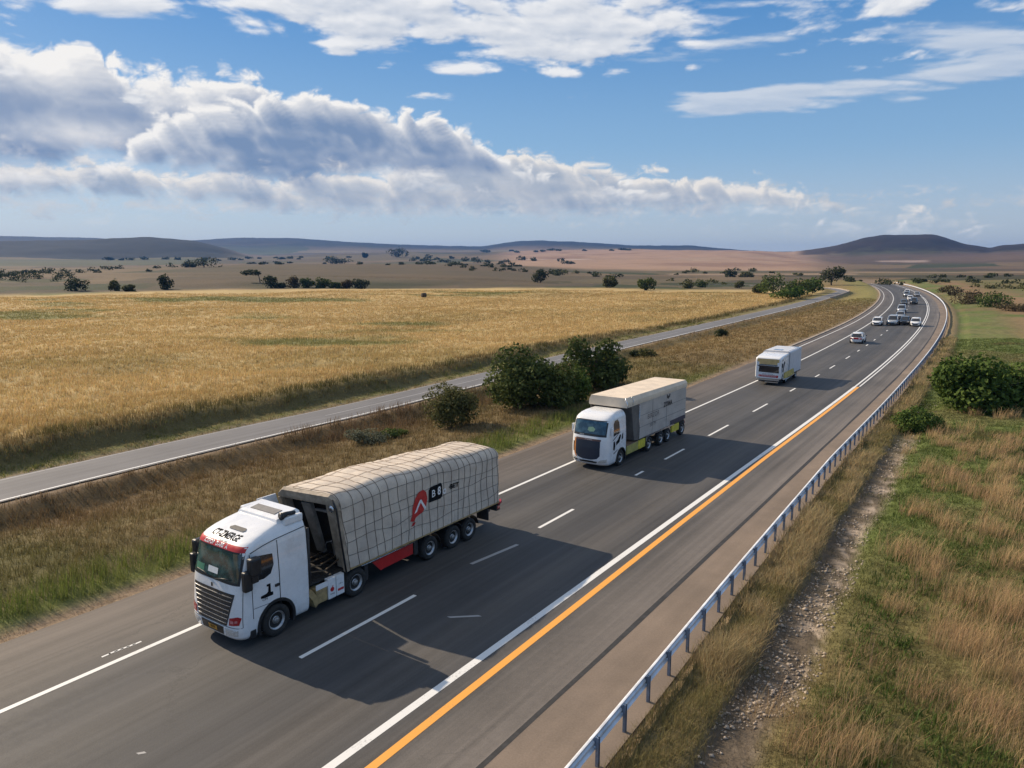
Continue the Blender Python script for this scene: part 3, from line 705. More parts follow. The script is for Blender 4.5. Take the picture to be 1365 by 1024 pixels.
# verges of the side road
x, y = scatter(60000, 30, 170, -47, 20, 1.7); g = ground_parts(x, y); ok = (g['dl'] > .1) & (g['dl'] < 2.8); x, y = sel(ok, x, y); g = {k: v[ok] for k, v in g.items()}
mm = fbm(x * .5, y * .5, 3, 63); c = np.where(mm[:, None] > .5, np.array([[.17, .175, .055]]), np.array([[.26, .21, .10]]))
blades('verge_grass', x, y, .12 + .2 * mm, np.maximum(.012, g['r'] * .0006), c, 6, np.full(len(x), .3))
# strip between the roads
x, y = scatter(100000, 20, 260, -42, 28, 1.55); g = ground_parts(x, y)
ok = (g['o'] > .5 + g['n1'] * .8) & (g['gl'] - g['t'] > .12) & (g['s'] < 300); x, y = sel(ok, x, y); g = {k: v[ok] for k, v in g.items()}
c = ground_colour(g, x, y) * 1.15; d = g['gl'] - g['t']; brush = sstep(7.5, 3, g['o']) * sstep(.3, .5, fbm(x * .12, y * .12, 3, 64)) * sstep(85, 50, g['s']); mm = fbm(x * .4, y * .4, 3, 65)
c = c * (1 - brush[:, None] * .75) + brush[:, None] * .75 * np.where(mm[:, None] > .52, np.array([[.16, .105, .06]]), np.array([[.095, .075, .035]]))
lush = sstep(4.2, 2.2, d + g['n1'] * 2) * sstep(.9, 1.6, d) * sstep(75, 45, g['s']); c = c * (1 - lush[:, None] * .7) + lush[:, None] * .7 * np.array([[.145, .195, .04]])
h = .16 + .30 * mm + brush * .55 * mm + lush * .36; h = np.where(d < 1.0, .10, h)
blades('median_grass', x, y, h, np.maximum(.013, g['r'] * .0006), c, 6, .18 + g['r'] * .002, lean=.5)
# right of the guard rail
x, y = scatter(130000, 13, 130, -4, 40, 1.5); g = ground_parts(x, y)
tr_w = sstep(1.75, 2.05, g['rr'] + g['n1'] * .5) * sstep(3.6, 2.9, g['rr'] + g['n1'] * .9) * sstep(70, 45, g['s'])
ok = (g['rr'] > .35) & (rng.random(len(x)) > tr_w * .86) ; x, y = sel(ok, x, y); g = {k: v[ok] for k, v in g.items()}
c = ground_colour(g, x, y); mm = fbm(x * .45, y * .45, 4, 66); m2_ = fbm(x * .16 + 4, y * .16, 3, 67); tall = sstep(.66, .78, m2_) * sstep(5, 7, g['rr']) * .7
verge = sstep(2.2, 1.7, g['rr']); c = c * (1 - verge[:, None] * .7) + verge[:, None] * .7 * np.where(mm[:, None] > .5, np.array([[.46, .36, .19]]), np.array([[.24, .21, .085]]))
bright = sstep(.55, .68, mm) * (1 - verge) * (1 - tall); c = c * (1 - bright[:, None] * .6) + bright[:, None] * .55 * np.array([[.115, .155, .035]])
c = c * (1 - tall[:, None] * .6) + tall[:, None] * .6 * np.array([[.29, .20, .115]])
h = .07 + .13 * mm + verge * (.08 + .38 * mm * mm / .5) + tall * .32
blades('roadside_grass', x, y, h, np.maximum(.011, g['r'] * .0006), c, 6, .14 + g['r'] * .0025, lean=.8)
# feathery tall dry grass in drifts
P = []
for px, py, n, sx, sy, hh in [(1242,700,9,.5,1.2,.95),(1226,765,10,.45,1.1,1.0),(1205,825,9,.4,.9,1.05),(1322,855,12,.6,1.0,1.05),(1295,880,8,.5,.8,.9),(1345,830,9,.5,1.0,1.0),(1160,930,6,.4,.6,.75),(1225,930,9,.6,.7,.8),(1062,1000,9,.3,.8,1.0),(1142,1005,10,.4,.8,1.0),(1100,1010,5,.3,.5,.8),
                              (1320,620,16,1.6,2.4,.95),(1300,660,12,1.0,1.6,.9),(1345,690,14,1.0,1.8,1.0),(1330,720,8,.8,1.2,.9),(1290,600,9,1.2,1.6,.8),(1355,600,12,1.6,2.0,.9),(1350,930,8,.6,.8,.8),(1290,960,6,.5,.6,.7),(1350,1000,6,.5,.5,.8),(1250,650,5,.6,1.2,.7),(1180,1015,5,.3,.5,.8),(1365,770,9,.7,1.2,.9),(1300,1010,5,.4,.5,.7),(1335,560,8,1.5,2.,.7)]:
    cx, cy_ = flat(px, py)
    for k in range(int(n * (1.7 if px > 1270 or py < 800 else .75))): P.append((cx + rng.normal() * sx * .9, cy_ + rng.normal() * sy * 1.25, hh * rng.uniform(.4, 1.2)))
P = np.array(P); ton = rng.random(len(P))[:, None]
c = np.array([[.27, .185, .105]]) * (1 - ton) + np.array([[.33, .25, .13]]) * ton
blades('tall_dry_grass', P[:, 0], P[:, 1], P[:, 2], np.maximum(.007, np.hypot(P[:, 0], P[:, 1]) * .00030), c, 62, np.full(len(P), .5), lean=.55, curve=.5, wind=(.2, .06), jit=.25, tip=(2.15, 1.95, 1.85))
# coarse green weeds among them
x, y = scatter(5200, 14, 60, 8, 38, 1.3); g = ground_parts(x, y); ok = (g['rr'] > 4.) & (fbm(x * .3, y * .3, 3, 71) > .53); x, y = sel(ok, x, y)
blades('green_weeds', x, y, rng.uniform(.15, .34, len(x)), np.full(len(x), .032), np.tile([[.085, .125, .03]], (len(x), 1)), 9, np.full(len(x), .22), lean=.9)

# loose stones on the dirt track
x, y = scatter(70000, 14, 70, -4, 40, 1.4); g = ground_parts(x, y); q_ = g['rr'] + g['n1'] * .7
ok = (q_ > 2.0) & (q_ < 3.5) & (fbm(x * .6, y * .6, 3, 91) > .44); x, y = sel(ok, x, y); n = len(x); z = gz(x, y); r_ = rng.uniform(.012, .038, n) * rng.uniform(.6, 1.6, n) ** 2
D6 = np.array([(1, 0, 0), (0, 1, 0), (-1, 0, 0), (0, -1, 0), (0, 0, .7), (0, 0, -.5)], float); a_ = rng.uniform(0, 6.28, n); ca_, sa_ = np.cos(a_), np.sin(a_)
Vv = D6[None] * rng.uniform(.6, 1.35, (n, 6, 1)) * r_[:, None, None]; Vv = np.stack([Vv[..., 0] * ca_[:, None] - Vv[..., 1] * sa_[:, None], Vv[..., 0] * sa_[:, None] + Vv[..., 1] * ca_[:, None], Vv[..., 2]], -1) + np.stack([x, y, z + r_ * .2], -1)[:, None]
T8 = np.array([(0, 1, 4), (1, 2, 4), (2, 3, 4), (3, 0, 4), (1, 0, 5), (2, 1, 5), (3, 2, 5), (0, 3, 5)]); Fv = (np.arange(n)[:, None, None] * 6 + T8[None]).reshape(-1, 3)
cs_ = np.array([[.40, .33, .26]]) * rng.uniform(.55, 1.25, (n, 1))
m_st, t_, bs = new_mat('pale_stone'); t_.put(bs.inputs['Base Color'], t_.node('ShaderNodeAttribute', attribute_name='Col').outputs['Color']); bs.inputs['Roughness'].default_value = .9
tag(fast_mesh('track_stones', Vv.reshape(-1, 3), Fv, m_st, np.repeat(cs_, 6, axis=0)), kind='stuff')

# ------------------------------------------------------------------ trees and shrubs
GREENS = {'deep': ((.055, .078, .022), (.125, .145, .042)), 'mid': ((.055, .085, .022), (.120, .155, .042)), 'olive': ((.075, .080, .028), (.150, .142, .052)), 'bright': ((.050, .086, .018), (.120, .170, .038)),
          'brown': ((.085, .068, .036), (.14, .105, .055)), 'silver': ((.12, .125, .075), (.20, .20, .13)), 'dark': ((.032, .044, .018), (.072, .082, .032))}
def foliage(cx, cy_, z0, z1, w, dpt, nl, leaf, nlobe, pal, seed, dome=False, lobes=None):
    q = np.random.default_rng(seed); H = z1 - z0
    if lobes is None:
        L = []
        for i in range(nlobe):
            a = q.uniform(0, 2 * np.pi); e = q.uniform(-.55 if z0 > .08 * z1 else -1.0, 1.0); rr = q.uniform(.35, .72) if i else 0
            hz_ = math.sqrt(max(0, 1 - (.75 if e > 0 else .3) * e * e)) * rr
            L.append((math.cos(a) * hz_ * w / 2, math.sin(a) * hz_ * dpt / 2, z0 + H * (.5 + .34 * e * (rr / .72 if i else 0)), (q.uniform(.26, .42) if i else .55) if not dome else (q.uniform(.22, .34) if i else .88)))
        L = [(a, b, c_, (w / 2 * r_, dpt / 2 * r_, H / 2 * r_ * 1.05)) for a, b, c_, r_ in L]
    else: L = lobes
    vol = np.array([(l[3][0] * l[3][1] * l[3][2]) ** .67 for l in L]); pk = q.choice(len(L), nl, p=vol / vol.sum())
    C0 = np.array([(l[0], l[1], l[2]) for l in L])[pk]; RR = np.array([l[3] for l in L])[pk]
    d = q.normal(size=(nl, 3)); d /= np.linalg.norm(d, axis=1)[:, None]
    rad = np.where(q.random(nl) < .8, q.uniform(.72, 1.05, nl), q.uniform(.2, .8, nl))
    bump = .78 + .5 * vnoise(d[:, 0] * 2.2 + pk * 3.1, d[:, 1] * 2.2 + d[:, 2] * 1.7, seed % 31)
    Pp = C0 + d * RR * (rad * bump)[:, None]
    if lobes is None:
        for k_, (l_, h_) in enumerate(((-w / 2, w / 2), (-dpt / 2, dpt / 2), (z0 - .06 * H, z1))):
            a_, b_ = np.percentile(Pp[:, k_], [1, 99]); Pp[:, k_] = l_ + (Pp[:, k_] - a_) / (b_ - a_) * (h_ - l_)
    keep = Pp[:, 2] > z0 - .04 * H; Pp = Pp[keep]; d = d[keep]; pk = pk[keep]; n = len(Pp)
    nrm = d * .75 + q.normal(size=(n, 3)) * .65 + np.array([0, 0, .3]); nrm /= np.linalg.norm(nrm, axis=1)[:, None]
    tv = np.cross(nrm, q.normal(size=(n, 3))); tv /= np.linalg.norm(tv, axis=1)[:, None] + 1e-9; bv = np.cross(nrm, tv)
    sz = leaf * q.uniform(.6, 1.35, n)[:, None]
    A0 = Pp - tv * sz * .6; A1 = Pp + bv * sz * .36 + nrm * sz * .12; A2 = Pp + tv * sz * .6; A3 = Pp - bv * sz * .36 + nrm * sz * .12
    V = np.stack([A0, A1, A2, A3], 1).reshape(-1, 3) + np.array([[cx, cy_, 0]]); Fq_ = np.arange(n * 4).reshape(n, 4)
    lo, hi = (np.array(v) for v in GREENS[pal]); mixv = np.clip(q.normal(.45, .28, n) + (q.random(len(L))[pk] - .5) * .5, 0, 1)[:, None]
    col_ = (lo * (1 - mixv) + hi * mixv) * q.uniform(.85, 1.15, (n, 1)); return V, Fq_, np.repeat(col_, 4, axis=0)
_seed = [100]
def tree(name, label, cat, px, py, top, wpx, pal='deep', group=None, nl=900, leaf=None, nlobe=9, trunk=.12, flat_ground=False, lean=None, depth=.85, zof=0.0, dome=False):
    """a plant rooted where the sight line meets the land, sized by its height and spread in metres there"""
    _seed[0] += 1
    x, y = flat(px, py) if flat_ground else hit(px, py)
    z = float(gz(x, y)[0]) + zof; dist = math.hypot(x, y); mpp = math.hypot(dist, CAM_H - z) / F_PX
    W = wpx * mpp; el_ = math.atan2(CAM_H - z, dist); H = max(.35 * (py - top) * mpp, ((py - top) * mpp - .50 * W * depth * math.sin(el_)) / math.cos(el_))
    if el_ > .04: x += x / dist * W * depth * .34; y += y / dist * W * depth * .34; z = float(gz(x, y)[0]) + zof
    o = empty(name, (x, y, z - .05)); tag(o, label, cat, group)
    leaf = leaf or max(.10, mpp * 1.9)
    lo = None
    if lean: lo = [(lean * W * .45, 0, H * .78, (W * .40, W * .3, H * .2)), (lean * W * .72, 0, H * .72, (W * .28, W * .25, H * .15)), (lean * W * .15, 0, H * .70, (W * .22, W * .2, H * .15))]
    V, Fq_, C = foliage(0, 0, H * trunk, H, W, W * depth, nl, leaf, nlobe, pal, _seed[0], dome=dome, lobes=lo)
    fast_mesh('crown', V, Fq_, m_leaf, C, parent=o)
    b = MB(); q = random.Random(_seed[0]); r0 = max(.05, H * .035, mpp * .5)
    if lean: b.tube([(0, 0, 0), (-.02 * W, 0, H * .25), (lean * .05 * W, 0, H * .5), (lean * .3 * W, 0, H * .72)], [r0 * 1.2, r0, r0 * .8, r0 * .4], 7)
    else:
        b.tube([(0, 0, -.1), (q.uniform(-.03, .03) * W, 0, H * .3), (q.uniform(-.06, .06) * W, q.uniform(-.05, .05) * W, H * .7)], [r0 * 1.25, r0 * .9, r0 * .35], 7)
        for k in range(5):
            a = k * 1.26 + q.random(); e = q.uniform(.5, .75)
            b.tube([(0, 0, H * q.uniform(.08, .3)), (math.cos(a) * W * .18, math.sin(a) * W * .18, H * (e - .15)), (math.cos(a) * W * .32, math.sin(a) * W * .32, H * e)], [r0 * .6, r0 * .4, r0 * .15], 5)
    b.build('trunk', m_bark, o); return o
fg = dict(flat_ground=True)
tree('large_shrub', 'largest dark green bushy tree between the two roads', 'tree', 712, 549, 463, 118, 'deep', nl=9000, leaf=.26, nlobe=16, trunk=.04, **fg)
tree('large_shrub', 'dark green bushy tree right behind the largest one between the roads', 'tree', 793, 524, 453, 82, 'deep', nl=6500, leaf=.28, nlobe=12, trunk=.04, **fg)
tree('shrub', 'light green small bush tucked under the right side of the largest tree', 'bush', 762, 541, 494, 46, 'bright', nl=2400, leaf=.2, nlobe=7, trunk=.03, **fg)
tree('round_shrub', 'ball shaped olive green shrub standing alone beside the side road', 'shrub', 602, 573, 511, 66, 'olive', nl=8000, leaf=.15, nlobe=12, trunk=.09, dome=True, **fg)
tree('shrub', 'silvery grey green bush in the grass of the verge', 'bush', 490, 588, 563, 50, 'silver', nl=2200, leaf=.12, nlobe=7, trunk=.02, **fg)
tree('shrub', 'low green bush just right of the silvery bush', 'bush', 524, 580, 563, 34, 'mid', nl=1200, leaf=.14, nlobe=5, trunk=.02, **fg)
tree('shrub', 'small dark bush at the near edge of the side road', 'bush', 847, 469, 459, 15, 'dark', nl=700, leaf=.2, nlobe=4, trunk=.02, **fg)
tree('shrub', 'spreading olive bush beside the small dark one', 'bush', 864, 472, 459, 24, 'olive', nl=800, leaf=.2, nlobe=5, trunk=.02, **fg)
tree('shrub', 'lone dark bush on the slope below the side road', 'bush', 961, 445, 435, 17, 'dark', nl=700, leaf=.25, nlobe=5, trunk=.02, **fg)
tree('broad_shrub', 'big leafy green bush on the right edge behind the dry grass', 'bush', 1309, 556, 492, 100, 'bright', nl=9500, leaf=.30, nlobe=18, trunk=.05, **fg)
tree('hedge_bush', 'low rounded clipped looking bush beside the dirt track', 'bush', 1222, 578, 546, 50, 'bright', nl=5200, leaf=.15, nlobe=10, trunk=.0, dome=True, **fg)
tree('shrub', 'brownish bush near the outside of the road bend', 'bush', 1290, 407, 391, 32, 'brown', nl=900, leaf=.45, nlobe=6, trunk=.03, **fg)
tree('shrub', 'rounded green bush right of the brownish bushes', 'bush', 1324, 412, 395, 38, 'mid', nl=1100, leaf=.45, nlobe=6, trunk=.03, **fg)
tree('shrub', 'rust brown bush closest to the guard rail at the bend', 'bush', 1267, 395, 384, 24, 'brown', nl=700, leaf=.5, nlobe=5, trunk=.03, **fg)
tree('shrub', 'flat dark thicket at the right edge past the green bush', 'bush', 1352, 418, 409, 36, 'brown', nl=800, leaf=.4, nlobe=6, trunk=.0, **fg)
for px, py, top, w, pal, lab in [(1030,392,367,38,'mid','tall green tree at the left of the roadside grove'), (1050,399,383,36,'bright','low bright bush at the foot of the roadside grove'), (1066,394,374,30,'mid','bushy tree in the middle of the roadside grove'), (1083,391,372,24,'bright','light green tree at the right of the roadside grove'), (1012,391,379,16,'olive','small olive shrub leading the roadside grove')]:
    tree('roadside_tree', lab, 'tree', px, py, top, w, pal, 'grove beside the end of the side road', nl=900, leaf=.7, nlobe=8, **fg)
tree('dark_tree', 'dark broad tree standing where the side road ends', 'tree', 1108, 382, 360, 26, 'dark', nl=1000, leaf=.8, nlobe=8, trunk=.2, **fg)
for px, py, top, w, pal, lab in [(100,388,374,27,'dark','dark round bush at the far left of the field edge'), (153,388,376,13,'olive','upright olive shrub right of the dark round bush'), (172,389,381,14,'olive','lowest shrub on the far field edge'), (222,387,370,16,'dark','pointed dark tree alone on the field edge')]:
    tree('field_shrub', lab, 'bush', px, py, top, w, pal, 'bushes along the far field edge', nl=700, leaf=.75, nlobe=7, trunk=.04, **fg)
tree('leaning_tree', 'leaning dark tree with bare trunk before the tree row', 'tree', 347, 381, 364, 24, 'dark', nl=600, leaf=.7, lean=-1, **fg)
for px, py, top, w, pal, lab in [(361,384,369,20,'dark','first dark round tree of the field row'), (376,384,378,9,'dark','smallest bush in the row of field trees'), (391,384,369,18,'brown','brownish spiky tree in the row of field trees'), (410,384,372,19,'deep','green dome shaped tree after the brownish one'), (432,384,371,19,'deep','tallest green dome in the middle of the row'), (448,384,376,15,'deep','low green bush right of the tallest dome'), (463,384,373,15,'brown','brown green tree second from the right of the row'), (481,384,371,20,'dark','dark broad tree ending the row at the right')]:
    tree('row_tree', lab, 'tree', px, py, top, w, pal, 'row of trees across the field edge', nl=650, leaf=.8, nlobe=7, trunk=.06, **fg)
for px, py, top, w, pal, lab in [(720,377,360,20,'dark','round dark tree beyond the middle of the golden field'), (813,385,371,19,'olive','left of two round trees at the field corner'), (862,387,371,22,'deep','right of two round trees at the field corner')]:
    tree('lone_tree', lab, 'tree', px, py, top, w, pal, 'single trees beyond the field', nl=800, leaf=.8, nlobe=8, trunk=.12)
for px, py, top, w, pal, lab in [(917,385,376,14,'olive','left low tree of the clump beyond the field'), (934,384,374,16,'deep','right low tree of the clump beyond the field'), (272,357,345,32,'dark','broad dark copse under the wooded hill'), (252,357,349,17,'dark','small copse left of the broad dark one'), (449,352,343,30,'dark','copse on the crest of the brown field'), (531,343,332,27,'dark','distant dark copse before the blue ridge'), (487,344,338,7,'dark','tiny lone tree on the far slope'), (974,370,360,15,'dark','dark tree at the foot of the pink slope'), (995,370,363,16,'olive','low olive trees beside the dark tree on the plain'), (985,384,375,13,'olive','scrubby tree before the pale strip of field')]:
    tree('distant_tree', lab, 'tree', px, py, top, w, pal, 'far scattered trees', nl=420, nlobe=6, trunk=.05)
# woods and hedges that read as one mass
Vs, Fs_, Cs = [], [], []; nv = 0
def woods(pts, n, hpx, wpx, pal, spread):
    global nv
    n = int(n * .46) + 1; hpx *= .8
    P = np.array(pts, float); d = np.concatenate([[0], np.cumsum(np.hypot(*np.diff(P, axis=0).T))])
    for k in range(n):
        _seed[0] += 1; u = rng.random() * d[-1]; px = np.interp(u, d, P[:, 0]); py = np.interp(u, d, P[:, 1]) + rng.normal() * spread
        x, y = hit(px, py); z = float(gz(x, y)[0]); mpp = math.hypot(x, y) / F_PX; s_ = rng.uniform(.6, 1.3)
        V, Fq_, C = foliage(x, y, z - .1 * hpx * mpp, z + hpx * s_ * mpp, wpx * s_ * mpp, wpx * s_ * mpp, 70, mpp * 1.9, 4, pal, _seed[0])
        Vs.append(V); Fs_.append(Fq_ + nv); Cs.append(C); nv += len(V)
woods([(-40,373),(60,372),(95,370)], 40, 9, 12, 'dark', 2.2); woods([(-40,366),(60,365),(150,362),(235,357)], 55, 5, 10, 'dark', 1.6)
woods([(320,352.5),(480,352),(620,353.5),(700,357)], 60, 3, 8, 'dark', .5); woods([(545,349),(600,354),(660,359),(745,365)], 60, 5, 10, 'dark', 2.); woods([(570,345),(640,349),(690,355)], 30, 5, 9, 'dark', 2.)
woods([(690,347),(715,349)], 8, 6, 9, 'dark', 1.); woods([(745,350),(765,352)], 7, 5, 8, 'dark', .8); woods([(735,366),(800,370),(830,371)], 26, 6, 9, 'dark', 1.4); woods([(735,364),(790,366)], 12, 4, 7, 'olive', 1.)
woods([(895,365),(1000,362),(1080,368)], 30, 4, 8, 'olive', 1.5); woods([(1110,373),(1230,378),(1365,379)], 50, 5, 9, 'dark', 1.6); woods([(1290,384),(1400,388)], 22, 6, 10, 'olive', 1.5); woods([(640,336),(690,336),(850,333.8)], 26, 3, 9, 'dark', .6)
woods([(1240,372),(1365,368)], 16, 4, 9, 'dark', 1.5); woods([(890,377),(1000,379)], 14, 4, 8, 'olive', 1.6); woods([(330,344),(420,346),(470,347)], 26, 2.4, 7, 'dark', 1.5); woods([(130,347),(250,347),(345,347)], 26, 3, 8, 'dark', .8)
wd = fast_mesh('distant_woodland', np.concatenate(Vs), np.concatenate(Fs_), m_leaf, np.concatenate(Cs)); tag(wd, kind='stuff')
# a dark bale in the field
x, y = flat(565, 397); hbm = MB(); prof = [(-.75, 0.01), (-.75, .62), (-.68, .72), (.68, .72), (.75, .62), (.75, .01)]; hbm.lathe_x(prof, 20, cz=.7)
hb_ = hbm.build('hay_bale', pmat('weathered_straw', (.07, .055, .035), .95, var=.4, scale=12., bump=1.0)); hb_.location = (x, y, float(gz(x, y)[0])); hb_.rotation_euler = (0, 0, .6)
tag(hb_, 'single dark round bale alone in the golden field', 'bale')
# ------------------------------------------------------------------ guard rail
m_rail = pmat('galvanised_rail', (.72, .74, .78), .42, .25, var=.15, scale=2., dirt=(.25, .22, .2), dirt_amt=.25); m_post = pmat('blue_grey_post', (.20, .25, .33), .5, .3, var=.3, scale=5.)
gr = empty('guard_rail', (*road(13, float(T_RA(13))), 0)); tag(gr, 'long metal guard rail on blue posts along the right shoulder', 'guard rail')
base = Vector(gr.location)
def rp(s, off, z): x, y = road(s, float(T_RA(s)) + off); return Vector((x, y, z)) - base
prof = [(.02, .42), (-.055, .47), (-.055, .53), (.0, .57), (.0, .61), (-.055, .65), (-.055, .72), (.01, .77), (.045, .77), (.0, .72), (.0, .65), (.04, .61), (.04, .57), (.0, .53), (.0, .47), (.05, .42)]
S = np.concatenate([np.arange(2, 120, 1.5), np.arange(120, 470, 4.0)])
b = MB(); b.loft([[rp(s, o_, z_) for o_, z_ in prof] for s in S], smooth=False); b.build('rail', m_rail, gr)
def post_into(b, s):
    f0 = lambda o_, ds, z_: rp(s + ds, .10 + o_, z_)
    for o0, o1, d0, d1 in [(-.038, .038, -.045, -.032), (-.038, .038, .032, .045), (-.006, .006, -.032, .032)]:
        b.hexa([f0(o0, d0, -.35), f0(o1, d0, -.35), f0(o1, d1, -.35), f0(o0, d1, -.35), f0(o0, d0, .74), f0(o1, d0, .74), f0(o1, d1, .74), f0(o0, d1, .74)])
    b.hexa([f0(-.1, -.04, .52), f0(-.047, -.04, .52), f0(-.047, .04, .52), f0(-.1, .04, .52), f0(-.1, -.04, .66), f0(-.047, -.04, .66), f0(-.047, .04, .66), f0(-.1, .04, .66)])
far_b = MB(); k = 0; s = 10.7
while s < 465:
    if k < 100: b = MB(); post_into(b, s); b.build('post', m_post, gr)
    else: post_into(far_b, s)
    k += 1; s += 1.5
fp = far_b.build('post', m_post, gr); tag(fp, kind='stuff')
# ------------------------------------------------------------------ vehicles
WHITE = (.82, .82, .82)
m_white = pmat('white_lorry_paint', WHITE, .28, var=.03, scale=1.5, dirt=(.52, .47, .42), dirt_amt=.35, coat=.5)
m_black = pmat('black_plastic', (.018, .018, .019), .45, var=.3, scale=8., dirt=(.09, .08, .07), dirt_amt=.2)
m_tyre = pmat('tyre_rubber', (.022, .021, .020), .85, var=.25, scale=12., dirt=(.10, .085, .07), dirt_amt=.35, bump=.3, bscale=60.)
m_rim = pmat('steel_wheel', (.50, .50, .51), .42, .7, var=.2, scale=9., dirt=(.16, .13, .11), dirt_amt=.45)
m_hub = pmat('dull_hub', (.30, .29, .28), .5, .6, var=.3, scale=12.)
m_chass = pmat('chassis_paint', (.030, .029, .030), .6, var=.3, scale=5., dirt=(.12, .10, .08), dirt_amt=.35)
m_chrome = pmat('bright_trim', (.62, .63, .65), .22, .9, var=.08, scale=10.)
m_red = pmat('red_paint', (.50, .022, .022), .4, var=.12, scale=4., dirt=(.2, .06, .05), dirt_amt=.2)
m_redlamp = pmat('red_lamp', (.36, .012, .02), .15, var=.3, scale=25., coat=.6)
m_lens = pmat('clear_lamp', (.62, .62, .60), .12, .2, var=.3, scale=30., coat=.8)
m_amber = pmat('amber_plate', (.62, .30, .04), .4, var=.2, scale=20.)
m_gold = pmat('tan_bracket', (.42, .31, .15), .5, .25, var=.25, scale=5., dirt=(.14, .1, .06), dirt_amt=.4)
m_yel = pmat('yellow_panel', (.66, .56, .05), .5, var=.15, scale=4., dirt=(.28, .22, .08), dirt_amt=.35)
m_ylg = pmat('olive_locker', (.40, .36, .10), .55, var=.2, scale=4., dirt=(.2, .17, .08), dirt_amt=.3)
m_ink = pmat('black_lettering', (.010, .010, .011), .85, var=.2, scale=10., spec=.08)
m_wink = pmat('white_lettering', (.80, .80, .80), .45, var=.05, scale=10.)
m_paper = pmat('white_sheet', (.75, .76, .74), .7, var=.05, scale=10.)
def glass(name, c, c2):
    m, t, bs = new_mat(name); co = E(t, t.node('ShaderNodeTexCoord').outputs['Object']); n = t.noise(co, 3.2, 4, .6)
    t.put(bs.inputs['Base Color'], t.mix(t.smooth(n, .42, .68), c, c2)); bs.inputs['Roughness'].default_value = .06; bs.inputs['Specular IOR Level'].default_value = .7; bs.inputs['Coat Weight'].default_value = .6; bs.inputs['Coat Roughness'].default_value = .03; return m
m_glass = glass('dark_windscreen', (.012, .045, .050), (.05, .12, .12)); m_glassb = glass('blue_windscreen', (.012, .03, .05), (.05, .10, .13)); m_glassk = glass('black_window', (.008, .009, .011), (.02, .022, .026))

def text_mesh(body, size, shear=0.0, bold=0.0):
    cu = bpy.data.curves.new('lettering', 'FONT'); cu.body = body; cu.size = size; cu.shear = shear; cu.offset = bold; cu.align_x = 'CENTER'; cu.align_y = 'CENTER'; cu.resolution_u = 3
    o = bpy.data.objects.new('lettering', cu); col.objects.link(o); dg = bpy.context.evaluated_depsgraph_get()
    me = bpy.data.meshes.new_from_object(o.evaluated_get(dg)); V = [tuple(v.co) for v in me.vertices]; F = [tuple(p.vertices) for p in me.polygons]
    bpy.data.objects.remove(o); bpy.data.curves.remove(cu); bpy.data.meshes.remove(me); return V, F
def put_text(b, body, size, fn, mi=0, sx=1.0, **k):
    V, F = text_mesh(body, size, **k); return b.add([fn(v[0] * sx, v[1]) for v in V], F, mi)
def fine_poly(pts, fn, step=.08):
    """flat outline filled and cut fine, then laid on a curved surface by fn"""
    bm = bmesh.new(); bm.faces.new([bm.verts.new((p[0], p[1], 0)) for p in pts]); bmesh.ops.triangulate(bm, faces=bm.faces[:])
    for _ in range(3):
        es = [e for e in bm.edges if e.calc_length() > step * 1.6]
        if es: bmesh.ops.subdivide_edges(bm, edges=es, cuts=1); bmesh.ops.triangulate(bm, faces=bm.faces[:])
    bm.verts.index_update(); V = [fn(v.co.x, v.co.y) for v in bm.verts]; F = [[v.index for v in f.verts] for f in bm.faces]; bm.free(); return V, F

def wheel(parent, side, xo, y, r=.5, w=.32, rim=m_rim):
    """side +1: outer face towards +x; one wheel: tyre with its rim and hub below it"""
    b = MB(); q = w / 2; R_ = r
    b.lathe_x([(-q, r * .58), (-q, r * .80), (-q * .92, r * .93), (-q * .7, r * .995), (q * .7, r * .995), (q * .92, r * .93), (q, r * .80), (q * .96, r * .60), (q * .5, r * .56)], 32)
    o = b.build('wheel', m_tyre, parent); o.location = (xo - side * q, y, r)
    if side < 0: o.rotation_euler = (0, 0, math.pi)
    k = MB(); k.lathe_x([(q * .2, r * .60), (q * .80, r * .60), (q * .90, r * .575), (q * .84, r * .53), (q * .30, r * .46), (q * .22, r * .26), (q * .55, r * .23)], 28)
    for j in range(10):
        a = 2 * math.pi * j / 10; k.lathe_x([(q * .22, .022), (q * .36, .022), (q * .4, .012)], 6, cy=math.cos(a) * r * .36, cz=math.sin(a) * r * .36)
    rm = k.build('rim', rim, o)
    k = MB(); k.lathe_x([(q * .4, r * .2), (q * .85, r * .19), (q * 1.02, r * .13), (q * 1.05, r * .05)], 18); k.build('hub', m_hub, o)
    return o

